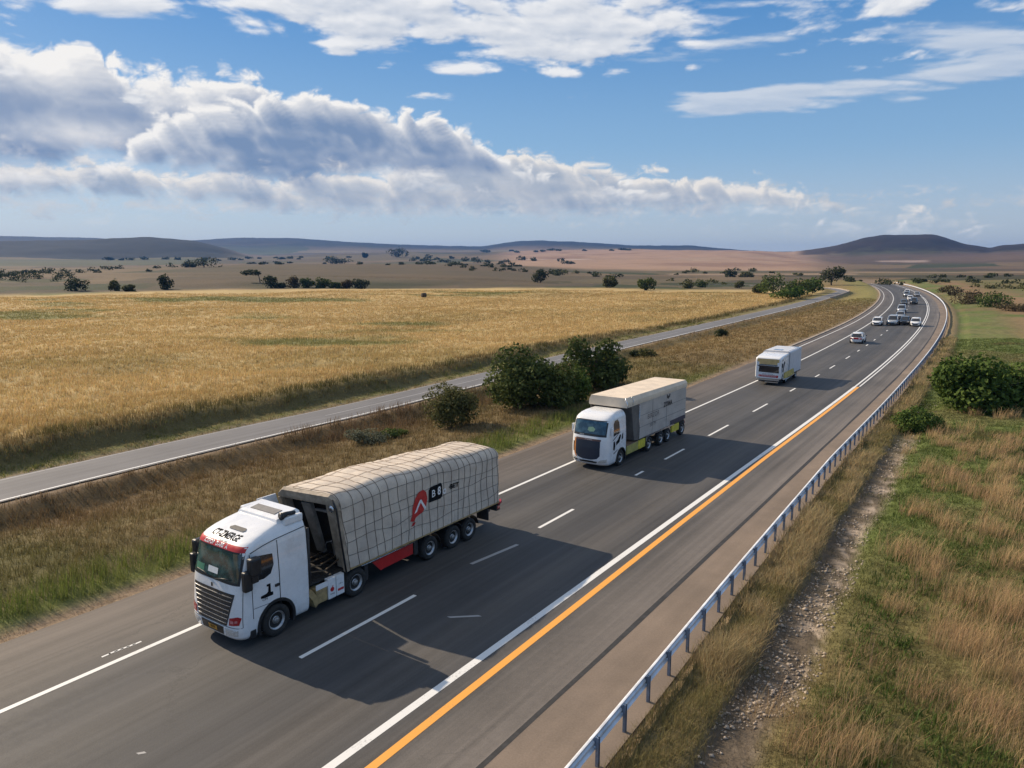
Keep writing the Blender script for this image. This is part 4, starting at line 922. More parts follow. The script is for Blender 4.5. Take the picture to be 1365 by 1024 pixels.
class Cab:
    """cab shell: front offset and half width by height; rounded nose in plan"""
    def __init__(s, tab, yb, n=4.5, L=.55): s.t = np.array(tab); s.yb = yb; s.n = n; s.L = L
    def yf(s, z): return float(np.interp(z, s.t[:, 0], s.t[:, 1]))
    def w(s, z): return float(np.interp(z, s.t[:, 0], s.t[:, 2]))
    def front(s, x, z, off=0.0):
        w = s.w(z); q = min(abs(x) / w, .9999); y = s.yf(z) + s.L * (1 - (1 - q ** s.n) ** (1 / s.n)); return (x, y - off, z)
    def side(s, y, z, off=0.0, sg=1): return (sg * (s.w(z) + off), y, z)
    def shell(s, name, mat, parent, arch=None, zs=None, dz=.04):
        z0, z1 = s.t[0, 0], s.t[-1, 0]; zs = zs if zs is not None else np.arange(z0, z1 + 1e-6, dz); rings = []
        for z in zs:
            w = s.w(z); yc = s.yf(z) + s.L; R_ = []
            ys = [yc + (s.yb - yc) * k / 44 for k in range(44, -1, -1)]
            for y in ys: R_.append((-w, y, z))
            for k in range(1, 40):
                a = math.pi * k / 40; c_, s_ = math.cos(a), math.sin(a)
                R_.append((-w * math.copysign(abs(c_) ** (2 / s.n), c_), yc - s.L * abs(s_) ** (2 / s.n), z))
            for y in ys[::-1]: R_.append((w, y, z))
            rings.append(R_)
        b = MB(); n = len(rings[0]); V = [p for r in rings for p in r]; F = []
        for i in range(len(rings) - 1):
            for k in range(n):
                q = (i*n+k, i*n+(k+1) % n, (i+1)*n+(k+1) % n, (i+1)*n+k)
                if arch and k != n - 1:
                    cy_ = sum(V[j][1] for j in q) / 4; cz = sum(V[j][2] for j in q) / 4; cx = sum(V[j][0] for j in q) / 4
                    if abs(cx) > .55 and (cy_ - arch[0]) ** 2 + (cz - arch[1]) ** 2 < arch[2] ** 2: continue
                F.append(q)
        b.add(V, F, 0, True); b.add(rings[-1], [tuple(range(n))], 0); b.add(rings[0], [tuple(range(n))[::-1]], 0)
        return b.build(name, mat, parent)
def patch(b, fn, x0, x1, z0, z1, nx=16, nz=8, mi=0, trap=0.0):
    """front patch; trap pulls the lower edge in"""
    def f(u, v):
        z = z0 + (z1 - z0) * v; c = (x0 + x1) / 2; hw = (x1 - x0) / 2 * (1 - trap * (1 - v)); return fn(c + hw * (2 * u - 1), z)
    return b.grid(f, [i / nx for i in range(nx + 1)], [j / nz for j in range(nz + 1)], mi, flip=False)

# ---------------------------------------------------------------- first lorry: white tractor, tarped and roped load
def on_road(name, s, t, flip=False):
    x, y = road(s, t); a = float(np.interp(s, PS, PT)); return empty(name, (float(x), float(y), .004), -a + (math.pi if flip else 0))
t1 = on_road('semi_truck', 12.02, -19.28)
tag(t1, 'nearest white lorry pulling a roped beige tarp load with red emblem', 'truck')
C1 = Cab([(.30,.14,1.12),(.40,.04,1.19),(.62,0,1.22),(1.0,.03,1.235),(1.8,.10,1.24),(2.05,.14,1.24),(2.95,.35,1.20),(3.08,.42,1.18),(3.18,.56,1.15),(3.28,.80,1.11),(3.38,1.14,1.05),(3.46,1.5,.98),(3.52,1.9,.88)], 2.66)
zs = sorted(set([round(v, 3) for v in np.arange(.30, 3.0, .045)] + [3.0,3.04,3.08,3.12,3.15,3.18,3.21,3.24,3.28,3.31,3.35,3.38,3.42,3.46,3.49,3.52]))
cab1 = C1.shell('cab', m_white, t1, arch=(1.4, .52, .66), zs=zs)
def roof1(x, y):
    """cab roof height at a plan point"""
    z = float(np.interp(y, C1.t[5:, 1], C1.t[5:, 0])); return z
b = MB(); patch(b, lambda x, z: C1.front(x, z, .006), -1.13, 1.13, 2.02, 2.97, 26, 8, 1); patch(b, lambda x, z: C1.front(x, z, .012), -1.07, 1.07, 2.10, 2.92, 26, 8, 0); b.build('windscreen', [m_glass, m_black], cab1)
b = MB(); patch(b, lambda x, z: C1.front(x, z, .016), -.30, .18, 2.20, 2.38, 4, 2); b.build('dash_paper', m_paper, cab1)
b = MB(); patch(b, lambda x, z: C1.front(x, z, .016), -.92, -.50, 2.16, 2.36, 4, 2); b.build('dash_cloth', pmat('green_cloth', (.05, .20, .12), .8), cab1)
b = MB()
for sg in (-1, 1): b.tube([C1.front(sg * .1, 2.06, .03), C1.front(sg * .45, 2.14, .03), C1.front(sg * .85, 2.17, .03)], .013, 5)
b.build('wiper', m_black, cab1)
b = MB(); patch(b, lambda x, z: C1.front(x, z, .014), -1.12, 1.12, 2.965, 3.115, 26, 3); sv = b.build('sun_visor', m_red, cab1)
b = MB(); put_text(b, 'ICEFOP  DARS  A', .155, lambda u, v: C1.front(u - .15, 3.04 + v, .020), bold=.004); b.build('lettering', m_wink, sv)
b = MB(); put_text(b, 'CT-ZMERGE', .24, lambda u, v: C1.front(u - .02, 3.23 + v * .6, .012), sx=1.0, bold=.008); put_text(b, 'Rexer 4HK', .09, lambda u, v: C1.front(u + .1, 3.135 + v * .62, .012)); b.build('lettering', m_ink, cab1)
def roofpt(x, y, off=.01): return (x, y, roof1(x, y) + off)
b = MB()
V, F = fine_poly([(-.28, 1.0), (-.22, .93), (.42, .93), (.48, 1.0), (.40, 1.10), (-.18, 1.10)], lambda x, y: roofpt(x, y, .02)); b.add(V, F)
b.build('roof_vent', m_black, cab1)
b = MB()
b.loft([[(-.98, 1.75, 3.44), (.98, 1.75, 3.44), (.98, 2.70, 3.40), (-.98, 2.70, 3.40)], [(-.92, 1.80, 3.56), (.92, 1.80, 3.56), (.94, 2.66, 3.64), (-.94, 2.66, 3.64)], [(-.80, 1.92, 3.60), (.80, 1.92, 3.60), (.86, 2.6, 3.70), (-.86, 2.6, 3.70)]], smooth=False)
b.box((.90, 1.95, 3.34), (1.12, 2.66, 3.60), bev=.05); b.box((-1.12, 1.95, 3.34), (-.90, 2.66, 3.60), bev=.05)
fa = b.build('roof_fairing', m_white, cab1)
b = MB(); b.hexa([(-.62, 1.98, 3.60), (.60, 1.98, 3.60), (.60, 2.30, 3.645), (-.62, 2.30, 3.645), (-.60, 1.99, 3.632), (.58, 1.99, 3.632), (.58, 2.29, 3.672), (-.60, 2.29, 3.672)]); b.build('roof_hatch', pmat('grey_hatch', (.20, .19, .18), .6), fa)
b = MB(); b.tube([(1.0, 1.95, 3.66), (1.0, 2.15, 3.68), (1.02, 2.42, 3.66)], [.11, .07, .06], 12); b.tube([(1.0, 1.90, 3.66), (1.0, 1.95, 3.66)], [.13, .11], 12); b.build('air_horn', m_black, cab1)
# grille with slats
b = MB(); patch(b, lambda x, z: C1.front(x, z, .010), -1.0, 1.0, .76, 1.76, 20, 8, trap=.30); gri = b.build('grille', m_black, cab1)
b = MB()
for k in range(7):
    z = .85 + k * .135; hw = .96 * (1 - .30 * (1 - (z - .76) / 1.0)); xs = np.linspace(-hw, hw, 15)
    b.loft([[C1.front(x, z - .009, .012), C1.front(x, z - .008, .03), C1.front(x, z + .008, .03), C1.front(x, z + .009, .012)] for x in xs], smooth=False)
b.build('slats', m_chrome, gri)
b = MB(); b.box((-.02, .055, 1.82), (.02, .085, 1.94)); b.build('badge', m_black, cab1)
for sg in (-1, 1):
    b = MB(); V, F = fine_poly([(.80, .80), (1.14, .84), (1.19, 1.06), (1.10, 1.10), (.82, 1.02)], lambda x, z: C1.front(sg * x, z, .016)); b.add(V, F); hl = b.build('headlight', m_redlamp, cab1)
    b = MB(); V, F = fine_poly([(.86, .86), (.98, .88), (.98, .96), (.86, .95)], lambda x, z: C1.front(sg * x, z, .022)); b.add(V, F); V, F = fine_poly([(1.02, .90), (1.1, .92), (1.1, .99), (1.02, .97)], lambda x, z: C1.front(sg * x, z, .022)); b.add(V, F); b.build('lens', pmat('pale_lens', (.55, .2, .2), .15), hl)
    b = MB(); V, F = fine_poly([(.62, .44), (1.08, .47), (1.12, .68), (.64, .68)], lambda x, z: C1.front(sg * x, z, .010)); b.add(V, F); b.build('fog_light', m_lens, cab1)
b = MB(); patch(b, lambda x, z: C1.front(x, z, .012), -.56, .56, .44, .70, 12, 3, trap=.08); b.build('bumper_opening', m_black, cab1)
b = MB(); patch(b, lambda x, z: C1.front(x, z, .022), -.18, .24, .50, .64, 4, 2); npz = b.build('number_plate', m_amber, cab1)
b = MB(); put_text(b, '409I', .14, lambda u, v: C1.front(u + .03, .57 + v, .026)); b.build('lettering', m_ink, npz)
b = MB()
for sg in (-1, 1): b.tube([C1.front(sg * x, .74, .004) for x in np.linspace(0, 1.19, 14)], .009, 5)
for sg in (-1, 1): b.tube([C1.front(sg * 1.195, z, .0) for z in np.linspace(.75, 2.0, 10)], .010, 5)
b.build('panel_gap', m_black, cab1)
# sides: doors, window, mirrors, wheel arches
for sg in (1, -1):
    sd_ = lambda y, z, o: C1.side(y, z, o, sg)
    b = MB(); V, F = fine_poly([(.62, 2.05), (.70, 2.70), (.86, 2.78), (1.36, 2.70), (1.38, 2.35), (1.25, 2.10), (1.0, 2.02)], lambda y, z: sd_(y, z, .008)); b.add(V, F); b.build('side_window', m_glassk, cab1)
    b = MB()
    b.tube([sd_(1.56, z, .002) for z in np.linspace(1.0, 3.05, 16)], .013, 5); b.tube([sd_(.57, z, .002) for z in np.linspace(.9, 2.9, 14)], .010, 5)
    b.tube([sd_(y, z, .004) for y, z in zip(np.linspace(.60, 2.64, 14), np.interp(np.linspace(.60, 2.64, 14), [.6, 1.0, 1.5, 2.64], [2.93, 3.02, 3.09, 3.16]))], .014, 5)
    b.tube([sd_(y, 1.18 + .02 * math.sin(y * 3), .002) for y in np.linspace(.6, 1.55, 8)], .008, 5); b.build('door_seam', m_black, cab1)
    b = MB(); b.hexa([(sg * (C1.w(z) + o_), y, z) for z in (1.62, 1.70) for y, o_ in ((1.38, 0), (1.52, 0), (1.52, .035), (1.38, .035))]); b.build('door_handle', m_black, cab1)
    mir = MB(); mir.box((sg * 1.30 - .10, .24, 1.86), (sg * 1.30 + .10, .52, 2.48), bev=.05); mir.box((sg * 1.38 - .13, .40, 2.30), (sg * 1.38 + .13, .78, 2.86), bev=.07); mir.box((sg * 1.34 - .11, .46, 2.08), (sg * 1.34 + .11, .70, 2.34), bev=.04)
    mir.tube([(sg * 1.19, .62, 2.72), (sg * 1.32, .48, 2.70)], .028, 6); mir.tube([(sg * 1.22, .58, 2.02), (sg * 1.30, .42, 1.98)], .028, 6); mo = mir.build('mirror', m_black, cab1)
    a = np.linspace(math.radians(-32), math.radians(200), 26); b = MB()
    b.loft([[(sg * (1.22 + dx_), 1.4 + math.cos(q) * rr_, .52 + math.sin(q) * rr_) for dx_, rr_ in ((.035, .70), (.035, .61), (-.45, .61), (-.45, .70))] for q in a if .52 + math.sin(q) * .65 > .25], smooth=False); b.build('wheel_arch', m_black, cab1)
    b = MB(); b.box((sg * 1.0 - .22, .45, .28), (sg * 1.0 + .22, .66, .56), bev=.03); b.build('step', m_black, cab1)
sd_ = lambda y, z, o: C1.side(y, z, o, 1)
b = MB(); V, F = fine_poly([(.86, 1.42), (.86, 1.50), (1.06, 1.52), (1.12, 1.56), (1.14, 1.72), (1.08, 1.74), (1.08, 1.80), (1.22, 1.80), (1.22, 1.52), (1.30, 1.50), (1.30, 1.40), (1.06, 1.40)], lambda y, z: sd_(y, z, .006)); b.add(V, F); put_text(b, 'CIN', .11, lambda u, v: sd_(1.0 + u, 1.36 + v, .007)); b.build('door_emblem', m_ink, cab1)
b = MB(); b.box((-1.1, 2.67, 1.1), (1.1, 2.76, 3.1)); b.build('cab_back', m_chass, cab1)
b = MB(); b.hexa([(-1.235, 2.68, .98), (-1.19, 2.68, .98), (-1.19, 4.16, .98), (-1.235, 4.16, .98), (-1.235, 2.68, 3.6), (-1.19, 2.68, 3.6), (-1.19, 3.42, 3.6), (-1.235, 3.42, 3.6)]); b.build('gap_shade_panel', m_white, cab1)  # added on the hidden side to keep sun out of the gap
# chassis, deck and side boxes
b = MB(); b.box((-.45, .9, .62), (-.30, 12.9, .98)); b.box((.30, .9, .62), (.45, 12.9, .98)); b.box((-1.0, 4.6, .98), (1.0, 13.0, 1.14))
for y in (1.4, 4.7, 8.6, 10.02, 11.06): b.tube([(-1.0, y, .5), (1.0, y, .5)], .09, 8)
for y in np.arange(5.6, 12.8, 1.1): b.box((-1.2, y, 1.02), (1.2, y + .1, 1.15))
b.build('chassis', m_chass, t1)
b = MB(); b.box((-1.18, 2.74, 1.0), (1.0, 4.36, 1.06)); 
for k in range(9): b.box((-1.1, 2.8 + k * .17, 1.06), (.95, 2.86 + k * .17, 1.07))
b.build('deck', pmat('dark_tread_plate', (.05, .048, .047), .55, .4, var=.35, scale=7., dirt=(.16, .13, .1), dirt_amt=.4), t1)
for sg in (1, -1):
    b = MB(); b.box((sg * 1.0 - .2, 2.98, .36), (sg * 1.0 + .2, 3.46, .88), bev=.04); tk = b.build('fuel_tank', m_gold, t1)
    b = MB(); b.hexa([(sg * 1.205, 2.96, .86), (sg * 1.205, 3.46, .86), (sg * 1.225, 3.46, .86), (sg * 1.225, 2.96, .86), (sg * 1.205, 2.96, 1.04), (sg * 1.205, 3.46, 1.04), (sg * 1.225, 3.46, 1.04), (sg * 1.225, 2.96, 1.04)]); b.build('tank_guard', m_white, tk)
    b = MB()
    for o0, o1, z0, z1 in [(2.62, 2.80, .98, .72), (2.80, 2.92, .72, .42)]:
        b.hexa([(sg * .85, o0, z0 - .10), (sg * 1.215, o0, z0 - .10), (sg * 1.215, o1, z1 - .12), (sg * .85, o1, z1 - .12), (sg * .85, o0 + .16, z0), (sg * 1.215, o0 + .16, z0), (sg * 1.215, o1 + .16, z1), (sg * .85, o1 + .16, z1)])
    b.build('mud_flap_bracket', m_gold, t1)
    for y0, y1 in ((3.49, 3.83), (3.86, 4.20)):
        b = MB(); b.box((sg * 1.10 - .09, y0, .34), (sg * 1.10 + .09, y1, 1.05), bev=.02); bx_ = b.build('side_locker', m_white, t1)
        if sg > 0:
            b = MB(); c0 = (y0 + y1) / 2
            if y0 < 3.8: V, F = fine_poly([(c0 + math.cos(a) * .085, .66 + math.sin(a) * .08) for a in np.linspace(0, 2 * math.pi, 15)[:-1]], lambda y, z: (1.195, y, z)); b.add(V, F); b.poly([(1.195, c0 - .02, .76), (1.195, c0 + .06, .80), (1.195, c0 + .03, .74)]); 
            else: b.poly([(1.195, y0 + .04, .50), (1.195, y1 - .04, .50), (1.195, y1 - .04, .58), (1.195, y0 + .04, .58)])
            b.build('red_mark', m_red, bx_)
            b = MB(); put_text(b, 'TANQ' if y0 < 3.8 else '~V~', .07 if y0 < 3.8 else .11, lambda u, v: (1.196, c0 + u, (.50 if y0 < 3.8 else .74) + v)); b.build('lettering', m_ink, bx_)
b = MB(); b.box((-1.0, 4.42, .44), (1.0, 4.58, .95)); b.box((-1.18, 3.50, .28), (1.05, 4.22, .33)); b.build('underframe', m_chass, t1)
# hoses between cab and load
b = MB()
for k, (x0, x1, zt) in enumerate([(.55, .80, 1.30), (.35, .55, 1.42), (.15, .25, 1.5), (-.3, -.1, 1.45)]):
    b.tube([(x0, 2.78, 1.7 - .06 * k), (x0 + .1, 3.1, zt), (x1, 3.7, zt - .1), (x1 + .05, 4.4, 1.45)], .028, 6)
b.build('hose', pmat('tan_hose', (.13, .09, .055), .6, var=.3), t1)
b = MB()
for x in (.75, .45, .1, -.4): b.tube([(x, 2.80, 1.1), (x + .05, 2.86, 2.0), (x - .05, 2.84, 2.9)], .035, 6)
b.box((-.9, 2.82, 1.2), (.55, 3.05, 2.3)); b.tube([(1.02, 2.86, 1.05), (1.02, 2.86, 3.0)], .07, 8); b.build('air_kit', m_chass, t1)
for y in (1.4,): 
    for sg in (1, -1): wheel(t1, sg, sg * 1.24, y, .51, .32)
for y in (4.72, 8.6, 10.02, 11.08):
    for sg in (1, -1): wheel(t1, sg, sg * 1.22, y, .50 if y < 5 else .47, .36)
# load: tarpaulin skin over a rounded stack
YA, YB, HWD = 4.42, 13.12, 1.27
def lean_fwd(p):
    """the front end of the load leans forward over the hitch, more on the far side"""
    x, y, z = p; k = max(0.0, 1 - max(0.0, y - 4.5) / 4.5); return (x, y - (.62 - .16 * x) * max(0, z - 1.15) / 2.7 * k * k, z)
def tarp(p, y, off=0.0):
    """p 0..1 from lower right edge over the top to lower left edge"""
    f = (y - YA) / (YB - YA); zt = 3.90 - .34 * f - .10 * (2 * f - 1) ** 4 + .03 * math.sin(y * 2.1); zb = 1.15; r = .42 + .05 * math.sin(y * 1.3)
    hs = zt - zb - r; arc = r * math.pi / 2; tw = 2 * (HWD - r); Lp = 2 * hs + 2 * arc + tw; d = p * Lp
    if d < hs: x, z, nx, nz = HWD, zb + d, 1, 0
    elif d < hs + arc: a = (d - hs) / r; x, z, nx, nz = HWD - r + r * math.cos(a), zt - r + r * math.sin(a), math.cos(a), math.sin(a)
    elif d < hs + arc + tw: x, z, nx, nz = HWD - r - (d - hs - arc), zt, 0, 1
    elif d < hs + 2 * arc + tw: a = (d - hs - arc - tw) / r + math.pi / 2; x, z, nx, nz = -(HWD - r) + r * math.cos(a), zt - r + r * math.sin(a), math.cos(a), math.sin(a)
    else: x, z, nx, nz = -HWD, zt - r - (d - hs - 2 * arc - tw), -1, 0
    if nz > .2: z += .07 * nz * math.cos(x / HWD * 1.5)
    # sag between ropes, creases
    qy = ((y - YA) / .43) % 1.0; qd = (d / .44) % 1.0
    bul = .014 * math.sin(math.pi * qy) * (.6 + .4 * math.sin(math.pi * qd))
    wr = .055 * (float(fbm(y * .9, d * .8, 3, 81)) - .5) + .04 * (float(fbm(y * 3 + d * 1.5, d * 2.6, 3, 82)) - .5)
    tuck = -.05 * max(0, 1 - min(f, 1 - f) / .03) * (1 if f > .5 else .4)
    o = off + bul + wr + tuck; return lean_fwd((x + nx * o, y, z + nz * o))
def side_p(z, y): 
    f = (y - YA) / (YB - YA); zt = 3.90 - .34 * f; r = .42; hs = zt - 1.15 - r; Lp = 2 * hs + math.pi * r + 2 * (HWD - r); return (z - 1.15) / Lp
m_tarp, t, bs = new_mat('weathered_tarpaulin'); co = E(t, t.node('ShaderNodeTexCoord').outputs['Object']); n1_ = t.noise(co, 1.1, 7, .62); n2_ = t.noise(co, 9., 6, .65); x_, y_, z_ = t.xyz(co); st_ = t.noise(t.vec(x_ * 6.0, y_ * 6.0, z_ * .7), 1.0, 5, .6)
c_ = t.mix(t.smooth(n1_, .3, .7), (.53, .45, .37), (.68, .585, .475)); c_ = t.mix(t.smooth(st_ + (n2_ - .5) * .4, .56, .8) * .5, c_, (.33, .275, .22)); c_ = t.mix(t.smooth(n2_, .60, .8) * .4, c_, (.40, .31, .23))
t.put(bs.inputs['Base Color'], c_); bs.inputs['Roughness'].default_value = .8; bs.inputs['Specular IOR Level'].default_value = .3
bm_ = t.node('ShaderNodeBump', {'Strength': .6, 'Distance': .03, 'Height': t.noise(co, 5.0, 6, .65, dist=1.2)}); t.put(bs.inputs['Normal'], bm_.outputs[0])
b = MB(); us = np.linspace(0, 1, 96); vs_ = np.linspace(YA, YB, 210); b.grid(lambda u, v: tarp(u, v), us, vs_)
ring = [tarp(u, YB) for u in us]; b.add(ring, [tuple(range(len(ring)))]); load = b.build('tarp_load', m_tarp, t1)
m_rope = pmat('dark_rope', (.155, .125, .10), .85, var=.5, scale=9.); m_rope2 = pmat('tan_rope', (.36, .25, .165), .85, var=.4, scale=9.)
b = MB(); b2 = MB()
for k, y in enumerate(np.arange(YA + .02, YB, .41)):
    yy = lambda u: min(YB, max(YA, y + .22 * (vnoise(u * 8, k, 5) - .5) + .10 * (vnoise(0, k * 1.7, 15) - .5)))
    for bb, u0, u1, r_ in ((b, 0, .40, .0085), (b2, .40, .62, .007), (b, .62, 1, .0085)): bb.tube([tarp(u, yy(u), .012) for u in np.linspace(u0, u1, 30)], r_, 4, cap=False)
for j in range(1, 17):
    u = j / 17; top_ = .40 < u < .62
    if top_ and j % 2: continue
    (b2 if top_ else b).tube([tarp(u + .045 * (vnoise(y * .9, j, 6) - .5), y, .012) for y in np.linspace(YA, YB, 110)], .0065 if top_ else .008, 4, cap=False)
b.build('rope_net', m_rope, load); b2.build('top_rope', m_rope2, load)
b = MB(); b.box((1.235, YA, 1.09), (1.285, YB, 1.15)); b.box((-1.285, YA, 1.09), (-1.235, YB, 1.15)); b.build('bed_edge', m_gold, load)
# emblem: red drop with a white chevron, black block with white shapes, small word
tp = lambda y, z, o: tarp(side_p(z, y), y, o)
drop = [(7.42, 1.92), (7.52, 2.12), (7.56, 2.40), (7.70, 2.72), (7.92, 2.92), (8.16, 2.96), (8.32, 2.82), (8.38, 2.55), (8.30, 2.28), (8.08, 2.10), (7.78, 2.02), (7.68, 1.98), (7.60, 1.86)]
b = MB(); V, F = fine_poly(drop, lambda y, z: tp(y, z, .030), .06); b.add(V, F); V, F = fine_poly([(7.46, 1.70), (7.56, 1.84), (7.70, 1.82), (7.64, 1.72)], lambda y, z: tp(y, z, .030), .06); b.add(V, F); em = b.build('red_emblem', m_red, load)
b = MB()
for q in ([(7.62, 2.16), (7.96, 2.62), (8.02, 2.54), (7.76, 2.20)], [(7.94, 2.60), (8.02, 2.62), (8.30, 2.22), (8.20, 2.16)]): V, F = fine_poly(q, lambda y, z: tp(y, z, .038), .06); b.add(V, F)
b.build('white_chevron', m_wink, em)
b = MB(); V, F = fine_poly([(8.46, 2.36), (8.46, 2.84), (8.56, 2.94), (9.16, 2.96), (9.24, 2.86), (9.24, 2.40), (9.14, 2.34)], lambda y, z: tp(y, z, .030), .06); b.add(V, F); em2 = b.build('black_emblem', m_ink, load)
b = MB(); put_text(b, 'B', .40, lambda u, v: tp(8.72 + u, 2.64 + v, .038), bold=.004); put_text(b, '8', .44, lambda u, v: tp(9.06 + u * .9, 2.66 + v, .038), bold=.012); put_text(b, 'o', .42, lambda u, v: tp(9.38 + u, 2.60 + v, .034), bold=.015); b.build('lettering', m_wink, em2)
b = MB(); put_text(b, '·BET', .26, lambda u, v: tp(9.95 + u, 2.64 + v, .034), bold=.008, sx=1.25); b.build('lettering', m_ink, load)
# front end frame: beam, posts, black panel for the shaded opening
m_frame = pmat('tan_end_frame', (.36, .29, .215), .7, var=.25, scale=4., dirt=(.13, .095, .065), dirt_amt=.5, bump=.3)
b = MB(); b.loft([[(-1.24, 4.40, 3.42), (1.10, 4.40, 3.42), (1.26, 4.40, 3.16), (1.30, 4.40, 3.30), (1.22, 4.40, 3.68), (1.0, 4.40, 3.84), (-1.0, 4.40, 3.84), (-1.24, 4.40, 3.62)], [(-1.24, 4.26, 3.46), (1.06, 4.26, 3.46), (1.24, 4.26, 3.20), (1.27, 4.26, 3.32), (1.19, 4.26, 3.64), (.98, 4.26, 3.76), (-.98, 4.26, 3.76), (-1.22, 4.26, 3.58)]], smooth=False)
b.box((.74, 4.34, 1.12), (1.22, 4.42, 3.44)); b.box((1.12, 4.24, 1.05), (1.27, 4.42, 3.34), bev=.02); b.box((-1.27, 4.24, 1.05), (-1.12, 4.42, 3.44), bev=.02); b.v = [lean_fwd(q) for q in b.v]; b.build('end_frame', m_frame, t1)
b = MB(); b.tube([(1.275, 4.23, 1.06), (1.278, 4.22, 2.4), (1.275, 4.24, 3.36), (1.16, 4.25, 3.70)], .032, 6); b.v = [lean_fwd(q) for q in b.v]; b.build('edge_seal', m_black, t1)
b = MB(); b.box((-1.1, 4.62, 1.1), (.8, 4.70, 3.5)); b.v = [lean_fwd(q) for q in b.v]; b.build('opening_shade_panel', pmat('painted_inside_shade', (.012, .011, .010), .9), t1)  # black sheet paints in the shade inside the open front
b = MB(); b.hexa([(-.22, 4.36, 1.5), (.14, 4.36, 1.5), (.14, 4.5, 1.5), (-.22, 4.5, 1.5), (-.34, 4.34, 3.36), (.06, 4.34, 3.36), (.06, 4.48, 3.36), (-.34, 4.48, 3.36)]); b.v = [lean_fwd(q) for q in b.v]; b.build('grey_pillar', pmat('grey_pillar', (.20, .185, .165), .7, var=.3, scale=3.), t1)
b = MB()
b.lathe_x([(-.02, .12), (.02, .12), (.03, .05)], 16); o = b.build('lamp', m_chrome, t1); o.location = lean_fwd((1.08, 4.22, 3.36)); o.rotation_euler = (0, 0, -math.pi / 2)
b = MB(); b.box((.2, 4.36, 3.12), (.72, 4.44, 3.2)); b.v = [lean_fwd(q) for q in b.v]; b.build('cross_bar', m_hub, t1)
b = MB(); b.box((.45, 4.5, 1.35), (.55, 4.6, 1.9)); b.v = [lean_fwd(q) for q in b.v]; b.build('locking_gear', m_hub, t1)
b = MB(); b.tube([(.1, 4.4, 1.6), (.3, 4.42, 1.9), (.55, 4.45, 2.0)], .02, 5); b.v = [lean_fwd(q) for q in b.v]; b.build('hose', m_hub, t1)
b = MB(); b.box((-1.2, 5.2, .3), (-1.16, 8.0, 1.02)); b.build('light_stop_panel', m_chass, t1)  # unseen panel added to stop sun passing under the load
# side skirt and rear
for sg in (1, -1):
    b = MB(); b.loft([[(sg * 1.17, 5.55, .93), (sg * 1.17, 5.95, .50), (sg * 1.13, 5.95, .50), (sg * 1.13, 5.55, .93)], [(sg * 1.17, 6.1, .95), (sg * 1.17, 6.1, .52), (sg * 1.13, 6.1, .52), (sg * 1.13, 6.1, .95)], [(sg * 1.17, 7.65, .97), (sg * 1.17, 7.65, .55), (sg * 1.13, 7.65, .55), (sg * 1.13, 7.65, .97)]], smooth=False); sk = b.build('side_skirt', m_red, t1)
    b = MB(); b.tube([(sg * 1.19, 5.0, 1.0), (sg * 1.19, 7.75, 1.0)], .022, 6); b.build('skirt_rail', m_chrome, sk)
    b = MB(); b.box((sg * 1.05 - .1, 7.75, .45), (sg * 1.05 + .1, 7.95, 1.08)); b.build('support_leg', m_chass, t1); b = MB(); b.box((sg * 1.05 - .08, 5.2, .35), (sg * 1.05 + .08, 5.36, 1.1)); b.build('support_leg', m_chass, t1)
    for y in (8.6, 10.02, 11.08):
        a = np.linspace(.15, math.pi - .15, 12); b = MB(); b.loft([[(sg * x_, y + math.cos(q) * rr_, .47 + math.sin(q) * rr_) for x_, rr_ in ((1.235, .60), (1.235, .575), (.86, .575), (.86, .60))] for q in a], smooth=False); b.build('mudguard', m_black, t1)
    b = MB(); b.box((sg * .95 - .28, 12.95, .72), (sg * .95 + .28, 13.25, 1.02), bev=.03); b.box((sg * .95 - .3, 12.3, .5), (sg * .95 + .3, 12.36, 1.0)); tl_ = b.build('rear_bumper', m_chass, t1)
    b = MB(); b.box((sg * 1.235 - .02, 13.0, .80), (sg * 1.235 + .02, 13.2, .94), bev=.01); b.box((sg * 1.02 - .15, 13.24, .80), (sg * 1.02 + .15, 13.27, .94), bev=.01); b.build('tail_light', m_redlamp, tl_)
    b = MB(); b.tube([(sg * 1.26, 13.05, 1.02), (sg * 1.30, 13.2, 1.10), (sg * 1.2, 13.28, 1.16)], .05, 7); b.build('marker_lamp', m_redlamp, tl_)
b = MB(); b.box((-1.2, 13.05, 1.0), (1.2, 13.18, 1.14)); b.box((-.7, 13.1, .55), (.7, 13.2, .68)); b.build('rear_beam', m_chass, t1)

# ---------------------------------------------------------------- second lorry: rounded white cab, grey covered box body
t2 = on_road('box_truck', 35.30, -19.22)
tag(t2, 'white lorry with grey box body and yellow chassis panels', 'truck')
C2 = Cab([(.26,.20,1.06),(.36,.07,1.14),(.55,.0,1.17),(1.2,.0,1.18),(1.75,.05,1.18),(2.0,.10,1.17),(2.70,.26,1.12),(2.82,.33,1.10),(2.92,.46,1.06),(3.02,.68,1.00),(3.09,.98,.92),(3.13,1.3,.82)], 2.35, n=3.6, L=.62)
zs = sorted(set([round(v, 3) for v in np.arange(.26, 2.8, .05)] + [2.8, 2.84, 2.88, 2.92, 2.96, 2.99, 3.02, 3.05, 3.08, 3.11, 3.13]))
cab2 = C2.shell('cab', m_white, t2, arch=(1.75, .46, .58), zs=zs)
b = MB(); patch(b, lambda x, z: C2.front(x, z, .006), -1.02, 1.02, 1.90, 2.78, 24, 8, 1); patch(b, lambda x, z: C2.front(x, z, .012), -.96, .96, 2.02, 2.73, 24, 8, 0); b.build('windscreen', [m_glassb, m_black], cab2)
b = MB(); V, F = fine_poly([(-.12, 2.22), (.02, 2.14), (.28, 2.16), (.36, 2.3), (.2, 2.42), (-.08, 2.38)], lambda x, z: C2.front(x, z, .016)); b.add(V, F); b.build('dash_cloth', pmat('pale_green_cloth', (.20, .34, .24), .8), cab2)
